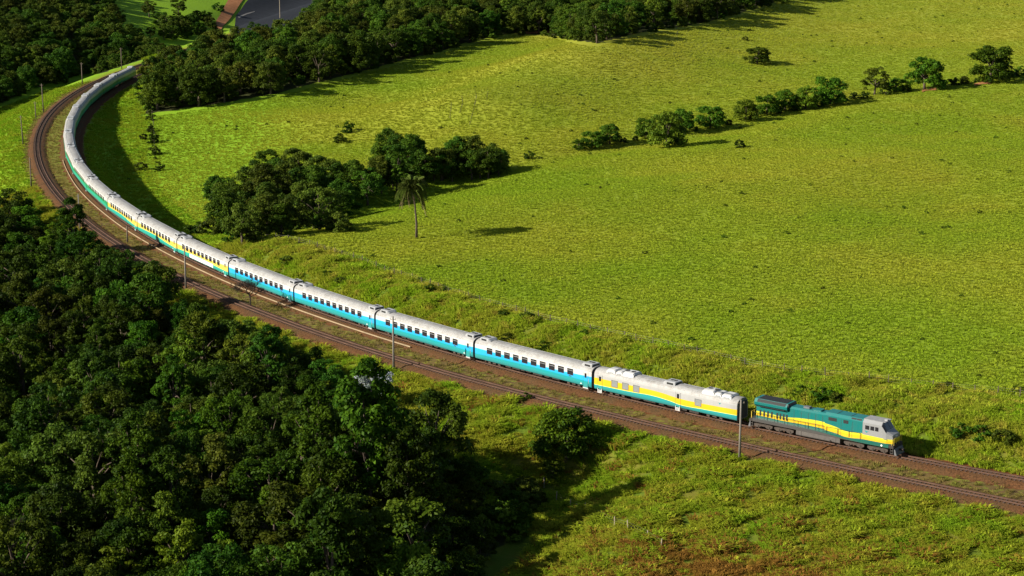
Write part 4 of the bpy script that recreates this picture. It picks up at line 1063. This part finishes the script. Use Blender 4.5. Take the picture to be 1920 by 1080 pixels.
# ------------------------------------------------------------------ hedge row and lone trees in the meadow
def by_base(px, py, k, width_px, label, cat='tree', group=None, colour=(1, 1, 1), sz=1.0, name='meadow_tree'):
    x, y, z = at(px, py); R = {'round': 3.7, 'bush': 1.75, 'open': 3.3, 'wide': 3.8, 'olive': 3.5, 'big': 5.2, 'tall': 2.8, 'bright': 2.6, 'pale': 2.9}[k.rstrip('0123456789')]
    sc = width_px / 2 / (F_PX / math.hypot(y, CAM_H)) / R * 1.04
    return tree(k, name, x, y, sc, label, cat, group, colour, sz=sz, z=z)
HG = [(1085, 281, 'round0', 24, 'small dark shrub at the lower left end of the hedge row', 'shrub'), (1110, 277, 'round0', 38, 'dark round tree second from the lower left end of the hedge row', 'tree'),
      (1143, 270, 'round2', 42, 'small round tree third from the lower left end of the hedge row', 'tree'), (1212, 257, 'round0', 42, 'dark tree just left of the large bright tree', 'tree'),
      (1278, 246, 'round2', 46, 'dark tree just behind the large bright tree on its right', 'tree'), (1332, 240, 'round0', 50, 'low dark tree between the large bright tree and the long hedge', 'tree'),
      (1398, 226, 'round1', 44, 'green round tree at the left end of the long dense hedge', 'tree'), (1438, 214, 'round0', 44, 'low rounded tree second in the long dense hedge', 'tree'),
      (1472, 206, 'round2', 42, 'dark hedge tree third in the long dense hedge', 'tree'), (1510, 204, 'round1', 46, 'hedge tree left of the twin-topped dark tree', 'tree'),
      (1556, 196, 'round0', 62, 'twin-topped dark tree, tallest in the middle of the hedge row', 'tree'), (1640, 178, 'open', 52, 'sparse open-crowned tree right of the twin-topped tree', 'tree'),
      (1680, 172, 'round0', 30, 'small dark tree right of the sparse open-crowned tree', 'tree'), (1733, 168, 'round2', 68, 'large round tree second from the right end of the hedge row', 'tree'),
      (1857, 153, 'round0', 80, 'largest broad tree near the right end of the hedge row', 'tree'), (1915, 140, 'bush0', 26, 'dark shrub at the right edge of the picture in the hedge row', 'shrub')]
for px, py, k, wpx, lab, cat in HG:
    by_base(px, py, k, wpx, lab, cat, 'trees of the hedge row across the meadow', (1.35, 1.35, 1.1), 1.0, 'hedge_tree' if cat == 'tree' else 'hedge_shrub')
by_base(1250, 277, 'round1', 72, 'large bright green round tree standing in front of the hedge row', 'tree', None, (1.15, 1.1, 1.0), 1.05)
for i, (px, py, wpx) in enumerate([(1170, 268, 18), (1190, 264, 16), (1300, 245, 20), (1365, 235, 18), (1420, 218, 20), (1600, 186, 22), (1620, 184, 22), (1660, 178, 22), (1700, 172, 20), (1765, 162, 22), (1790, 160, 26), (1810, 157, 24), (1835, 154, 18), (1890, 146, 24), (1905, 144, 22), (1580, 190, 24), (1490, 207, 24), (1455, 212, 24), (1535, 200, 24)]):
    by_base(px, py, 'bush%d' % (2 * (i % 2)), wpx, 'low bush filling the gaps of the hedge row', 'shrub', 'low bushes of the hedge row', (0.8, 0.8, 0.8), 0.9, 'hedge_shrub')
by_base(1420, 119, 'round0', 46, 'lone brownish round bush high in the meadow', 'tree', None, (1.3, 0.95, 1.0), 0.8)
by_base(1386, 277, 'bush0', 24, 'small dark shrub below the hedge row, right of the bright tree', 'shrub', None, (0.9, 0.9, 0.9), 1, 'shrub')
by_base(652, 248, 'bush0', 26, 'small dark shrub alone above the grove', 'shrub', None, (0.8, 0.8, 0.8), 1.2, 'shrub')
by_base(636, 268, 'bush1', 26, 'second small shrub just above the grove top', 'shrub', None, (0.9, 0.9, 0.9), 1, 'shrub')
by_base(992, 297, 'bush0', 22, 'small dark shrub at the right tip of the grove shadow', 'shrub', None, (0.8, 0.8, 0.8), 1, 'shrub')
by_base(1398, 76, 'bush2', 12, 'tiny shrub above the lone round bush in the meadow', 'shrub', None, (0.9, 0.9, 0.9), 1, 'shrub')
# fence-line shrubs inside the curve
for i, (px, py, wpx) in enumerate([(277, 200, 26), (283, 225, 18), (281, 248, 18), (287, 268, 26), (290, 290, 22), (268, 262, 16), (300, 320, 20)] + [(281 + 0.09 * (q - 190) + (q * 7) % 5 - 2, q, 6 + (q * 3) % 5) for q in range(195, 312, 8)]):
    by_base(px, py, 'bush%d' % (i % 3), wpx, 'dark shrub on the fence line inside the curve', 'shrub', 'shrubs on the fence line inside the curve', (0.8, 0.8, 0.8), 1.1, 'shrub')
by_base(372, 441, 'bush0', 50, 'dark bush between the train and the foot of the grove', 'shrub', None, (0.7, 0.7, 0.7), 0.8, 'shrub')
by_base(265, 320, 'bush2', 24, 'bush in the shade of the train inside the curve', 'shrub', None, (0.8, 0.8, 0.8), 1, 'shrub')

# shrubs on the bank behind the train
BS = [(540, 495, 28), (560, 483, 22), (612, 520, 26), (640, 530, 22), (712, 512, 18), (806, 545, 26), (832, 548, 20), (905, 577, 24), (945, 592, 24), (988, 600, 30), (1068, 622, 26), (1095, 628, 22), (950, 640, 30), (1020, 655, 32), (1240, 672, 18), (1290, 665, 18),
      (1502, 742, 40), (1540, 748, 44), (1570, 752, 30), (1800, 815, 44), (1840, 822, 50), (1885, 828, 46), (1905, 738, 30), (1850, 735, 26), (1780, 728, 24)]
for i, (px, py, wpx) in enumerate(BS):
    if i in (1, 4, 7, 10, 14, 15, 23): continue
    by_base(px, py, 'bush%d' % (0 if i % 3 else 2), wpx, 'dark shrub on the grassy bank behind the train', 'shrub', 'dark shrubs on the bank behind the train', (1.0, 1.0, 0.9), 0.8, 'bank_shrub')

# near side: single trees by the tracks
by_base(1062, 862, 'round2', 116, 'large round dark bush beside the outer track below the generator car', 'tree', None, (1.5, 1.4, 1.0), 0.95)
by_base(1035, 905, 'bright0', 44, 'small slender tree below the large round bush', 'tree', None, (0.9, 0.9, 0.9), 0.8)
by_base(985, 752, 'bush0', 26, 'small shrub between the two tracks', 'shrub', None, (0.9, 0.9, 0.9), 1, 'shrub')
by_base(695, 772, 'pale', 84, 'tree with bluish white blossom at the forest edge', 'tree', None, (1, 1, 1), 1.0, 'blossom_tree')
by_base(885, 1100, 'bright1', 60, 'small light green tree alone at the bottom edge', 'tree', None, (1.25, 1.15, 1), 1.0)
by_base(262, 556, 'wide2', 92, 'dark spreading tree at the forest edge in front of the outer track', 'tree', None, (0.6, 0.7, 0.7), 0.8)
_r = random.Random(5)
VT = [(335, 22, 34), (300, 40, 30), (360, 45, 30), (385, 30, 28), (410, 12, 24), (280, 25, 30), (345, 60, 30)] + [(_r.uniform(330, 398), _r.uniform(26, 66), _r.uniform(14, 28)) for _ in range(18)] + [(_r.uniform(225, 330), _r.uniform(50, 96), _r.uniform(16, 32)) for _ in range(16)]
for px, py, wpx in VT:
    by_base(px, py + 8, _r.choice(['round0', 'round2', 'bush0', 'olive1']), wpx, 'tree in the far shaded valley beside the dirt road', 'tree', 'trees in the far shaded valley', (0.9, 0.9, 0.9), 1, 'valley_tree')

# bare dark tree in front of the train
def bare_tree(px, py, h, label):
    x, y, z = at(px, py); o = empty('bare_tree', (x, y, z)); r = random.Random(4)
    m = MB(); m.tube([(0, 0, -0.3), (0.1, 0, h * 0.3), (-0.1, 0.1, h * 0.5)], [0.16, 0.13, 0.1], 6); m.build('trunk', 'twig', o)
    b = MB()
    def grow(p, d, L, rad, lev):
        q = p + d * L; b.tube([p, q], [rad, rad * 0.65], 4)
        if lev == 0: return
        for _ in range(5 if lev < 4 else 4):
            nd = (d + Vector((r.uniform(-1, 1), r.uniform(-1, 1), r.uniform(-0.35, 0.7))) * 0.95).normalized(); grow(q, nd, L * r.uniform(0.6, 0.85), rad * 0.55, lev - 1)
    for k in range(6):
        a = k * 1.05; grow(Vector((-0.1, 0.1, h * (0.35 + 0.03 * k))), Vector((math.cos(a), math.sin(a), 0.55)).normalized(), h * 0.19, 0.085, 4)
    b.build('branches', 'twig', o); tag(o, label, 'tree'); return o
bare_tree(469, 580, 6.2, 'bare dark-branched tree standing in front of a blue coach')
bare_tree(32, 1075, 7.5, 'pale leafless tree at the lower left edge of the forest')

# ------------------------------------------------------------------ palm
def frond_mesh(L, lift, droop, seed, mat):
    r = np.random.default_rng(seed); n = 16; t = np.linspace(0, 1, n)
    ax = L * t * (1 - 0.18 * t * droop); az = L * (lift * t - droop * t ** 2.1)
    Q = []; Tn = []
    for i in range(n - 1):
        p0 = np.array([ax[i], 0, az[i]]); p1 = np.array([ax[i + 1], 0, az[i + 1]]); w = 0.05 * (1 - t[i]) + 0.012
        Q += [p0 + [0, -w, 0], p1 + [0, -w * 0.9, 0], p1 + [0, w * 0.9, 0], p0 + [0, w, 0]]; Tn.append(0.7)
        if i < 1: continue
        for k in range(4):
            f = k / 4; p = p0 * (1 - f) + p1 * f; ll = (0.95 * math.sin(math.pi * min(1, t[i] * 0.85 + 0.16)) + 0.12) * L * 0.25
            for sgn in (-1, 1):
                d = np.array([0.55 + 0.2 * r.random(), sgn * 0.85, -0.15 - 0.5 * r.random()]); d = d / np.linalg.norm(d)
                wv = np.array([0.12, 0, 0.03]); tip = p + d * ll * r.uniform(0.8, 1.1)
                Q += [p - wv, (p + tip) / 2 - wv * 0.9 + [0, 0, 0.05], tip, (p + tip) / 2 + wv * 0.9 + [0, 0, 0.05]]; Tn.append(r.random())
    V = np.array(Q); return np_mesh('frond', V, np.arange(len(V)).reshape(-1, 4), mat, {'tint': ('FACE', Tn)})
x, y, z = at(781, 447)
palm = empty('palm_tree', (x, y, z), 0.0); ph = 10.2
MB().tube([(0, 0, -0.3), (0.02, 0, 3), (-0.25, 0, 7), (-0.8, 0, ph)], [0.30, 0.22, 0.18, 0.20], 9).build('trunk', 'bark', palm, True)
FRS = [frond_mesh(3.0, 1.9, 1.15, 1, 'leaf_palm'), frond_mesh(4.0, 1.35, 1.30, 2, 'leaf_palm'), frond_mesh(4.4, 0.75, 1.30, 3, 'leaf_palm'), frond_mesh(3.7, -0.35, 0.9, 4, 'leaf_deadpalm')]
for i in range(62):
    lv = 0 if i < 16 else 1 if i < 36 else 2 if i < 55 else 3
    f = link('frond', FRS[lv], palm, (-0.8, 0, ph), (0, 0, i * 2.399), (1, 1, 1)); s_ = RNG.uniform(0.85, 1.12); f.scale = (s_, s_, s_)
tag(palm, 'tall palm tree standing alone in the meadow in front of the grove', 'palm tree')

# ------------------------------------------------------------------ grass that stands up
def tuft(seed, n, h, spread, w, mat, lean=0.5):
    r = np.random.default_rng(seed); Q = []
    for _ in range(n):
        a = r.uniform(0, 6.283); rr = spread * 0.45 * math.sqrt(r.random()); bx_, by_ = rr * math.cos(a), rr * math.sin(a)
        a2 = a + r.normal(0, 0.6); hh = h * r.uniform(0.55, 1.1); out = lean * hh * r.uniform(0.3, 1.2) + 0.1 * spread
        cx, cy = math.cos(a2), math.sin(a2); px_, py_ = -cy * w, cx * w; ww = r.uniform(0.7, 1.3)
        p0 = (bx_ - px_ * ww, by_ - py_ * ww, -0.12); p1 = (bx_ + px_ * ww, by_ + py_ * ww, -0.12)
        m_ = (bx_ + cx * out * 0.5, by_ + cy * out * 0.5, hh * 0.8); tp = (bx_ + cx * out * 1.15, by_ + cy * out * 1.15, hh * 0.82)
        q = (m_[0] + px_ * ww * 0.9, m_[1] + py_ * ww * 0.9, m_[2]); q0 = (m_[0] - px_ * ww * 0.9, m_[1] - py_ * ww * 0.9, m_[2])
        Q += [p0, p1, q, q0, q0, q, (tp[0] + px_ * 0.2, tp[1] + py_ * 0.2, tp[2]), (tp[0] - px_ * 0.2, tp[1] - py_ * 0.2, tp[2])]
    V = np.array(Q); return np_mesh('tuft', V, np.arange(len(V)).reshape(-1, 4), mat)
library('lib_meadow', [tuft(i, 24, 0.25, 0.95, 0.05, 'meadow_blades', 1.05) for i in range(4)])
library('lib_bank', [tuft(10 + i, 40, 1.1, 1.6, 0.065, 'bank_blades', 0.6) for i in range(4)])
library('lib_rough', [tuft(20 + i, 40, 0.9, 1.8, 0.065, 'rough_blades', 0.8) for i in range(4)] + [tuft(30 + i, 40, 0.9, 1.7, 0.06, 'rust_blades', 0.7) for i in range(2)] + [tuft(35 + i, 40, 0.7, 1.8, 0.06, 'fresh_blades', 0.9) for i in range(2)])
library('lib_dry', [tuft(40 + i, 22, 0.38, 0.9, 0.035, 'dry_blades', 0.7) for i in range(3)])
library('lib_fresh', [tuft(50 + i, 30, 0.5, 1.2, 0.05, 'fresh_blades', 0.8) for i in range(3)])

def sow(n, box, dens, seed, margin=110):
    r = np.random.default_rng(seed); x0, x1, y0, y1 = box
    g = math.sqrt((x1 - x0) * (y1 - y0) / n); X, Y = np.meshgrid(np.arange(x0, x1, g), np.arange(y0, y1, g)); X = X.ravel(); Y = Y.ravel(); n = len(X)
    X = X + g * r.uniform(-0.62, 0.62, n); Y = Y + g * r.uniform(-0.62, 0.62, n)
    qx, qy = pixel(X, Y, np.zeros(n)); ok = (qx > -margin) & (qx < 1920 + margin) & (qy > -80) & (qy < 1080 + margin)
    X, Y = X[ok], Y[ok]; s, d = sd(X, Y); e = -d - (np.abs(off2(s)) + 3.2)
    p = dens(X, Y, s, d, e); ok = r.random(len(X)) < p
    X, Y, s, d, e = X[ok], Y[ok], s[ok], d[ok], e[ok]; Z = ground(X, Y)
    out = np.ones(len(X), bool)
    for poly, hh in ((FOREST, 9.5), (BAND, 9.0), (HILL, 8.0)):
        qx, qy = pixel(X, Y, Z + hh); out &= ~inside(poly, qx, qy)
    return X[out], Y[out], Z[out], s[out], d[out], e[out], r
def plant(name, lib, sel, k, base, label, big=None):
    X, Y, Z, s, d, e, r = sel; n = len(X); sc = base * r.uniform(0.6, 1.3, n)
    if big is not None: sc = sc * big(X, Y, s, d, e)
    scatter_object(name, lib, np.stack([X, Y, Z], 1), r.uniform(0, 6.28, n), sc, k(r, n, X, Y), label, 'grass'); print(name, n)
plant('meadow_grass', 'lib_meadow', sow(520000, (-140, 300, 260, 1080), lambda X, Y, s, d, e: ((d > fence_d(s) - 1) & (d > 20)) * np.clip(1.05 - 0.75 * (Y - 300) / 700, 0.15, 1), 1), lambda r, n, X, Y: r.integers(0, 4, n), 1.0,
      'short yellow-green grass covering the meadow slope')
plant('bank_grass', 'lib_bank', sow(150000, (-80, 110, 225, 420), lambda X, Y, s, d, e: ((d > 3.3) & (d < fence_d(s) + 1.5) & (s < 132)) * np.where(wav(X, Y, 5, 8) > -0.35, 0.75, 0.25), 2), lambda r, n, X, Y: r.integers(0, 4, n), 0.85,
      'tall tussocky grass on the bank between train and fence', lambda X, Y, s, d, e: 0.4 + 0.65 * np.clip(0.5 + 1.1 * wav(X, Y, 6, 8), 0, 1.3))
plant('rough_grass', 'lib_rough', sow(260000, (-125, 110, 175, 480), lambda X, Y, s, d, e: ((e > 0.2) & (s < 225)) * np.where(wav(X, Y, 4.2, 9) > -0.3, 0.72, 0.16), 3),
      lambda r, n, X, Y: np.where((0.95 * np.exp(-(((X - 24) / 16) ** 2 + ((Y - 226) / 9) ** 2)) + 0.05 + 0.06 * wav(X, Y, 12, 5)) > r.random(n) , r.integers(4, 6, n), np.where(np.exp(-(((X - 15) / 12) ** 2 + ((Y - 262 + 0.5 * (X - 15)) / 7) ** 2)) * 1.2 > r.random(n), r.integers(6, 8, n), r.integers(0, 4, n))), 0.95, 'rough tussocky grass filling the foreground below the tracks',
      lambda X, Y, s, d, e: 0.35 + 0.75 * np.clip(0.5 + 1.1 * wav(X, Y, 5, 9), 0, 1.3))
plant('trackside_grass', 'lib_dry', sow(130000, (-150, 110, 225, 720), lambda X, Y, s, d, e: ((d < 3.5) & (e < 1.0)) * np.where((d > -2.2) | (np.abs(d - off2(s)) < 1.7), 0.035, 1.0) * np.clip((0.75 + 0.5 * wav(X, Y, 9, 3)) * np.where(np.abs(d) < 3.6, 0.35 + 0.65 * smooth(2.2, 3.6, -d), 1), 0.1, 1), 4), lambda r, n, X, Y: r.integers(0, 3, n), 0.9, 'thin dry grass between the two tracks')
plant('curve_grass', 'lib_fresh', sow(160000, (-230, -20, 385, 780), lambda X, Y, s, d, e: (((d > 4.2) & (d <= 20.5) & (s >= 128)) | ((e > 0.5) & (s > 190))) * 0.55, 6), lambda r, n, X, Y: r.integers(0, 3, n), 0.9, 'fresh green grass on the banks of the curve')

# darker weeds dotted over the pasture
library('lib_weed', [KINDS[k][0] for k in ('bush0', 'bush1', 'bush2')])
X, Y, Z, s_, d_, e_, r_ = sow(16000, (-140, 300, 260, 1000), lambda X, Y, s, d, e: (d > fence_d(s) + 2) * np.clip(0.25 + 0.5 * wav(X, Y, 45, 10), 0.03, 0.8), 31)
n = len(X); sc_ = 0.09 + 0.28 * r_.random(n) ** 4
scatter_object('meadow_weeds', 'lib_weed', np.stack([X, Y, Z + 0.55 * sc_], 1), r_.uniform(0, 6.28, n), sc_, r_.integers(0, 3, n), 'dark weeds dotted over the meadow', 'weeds')
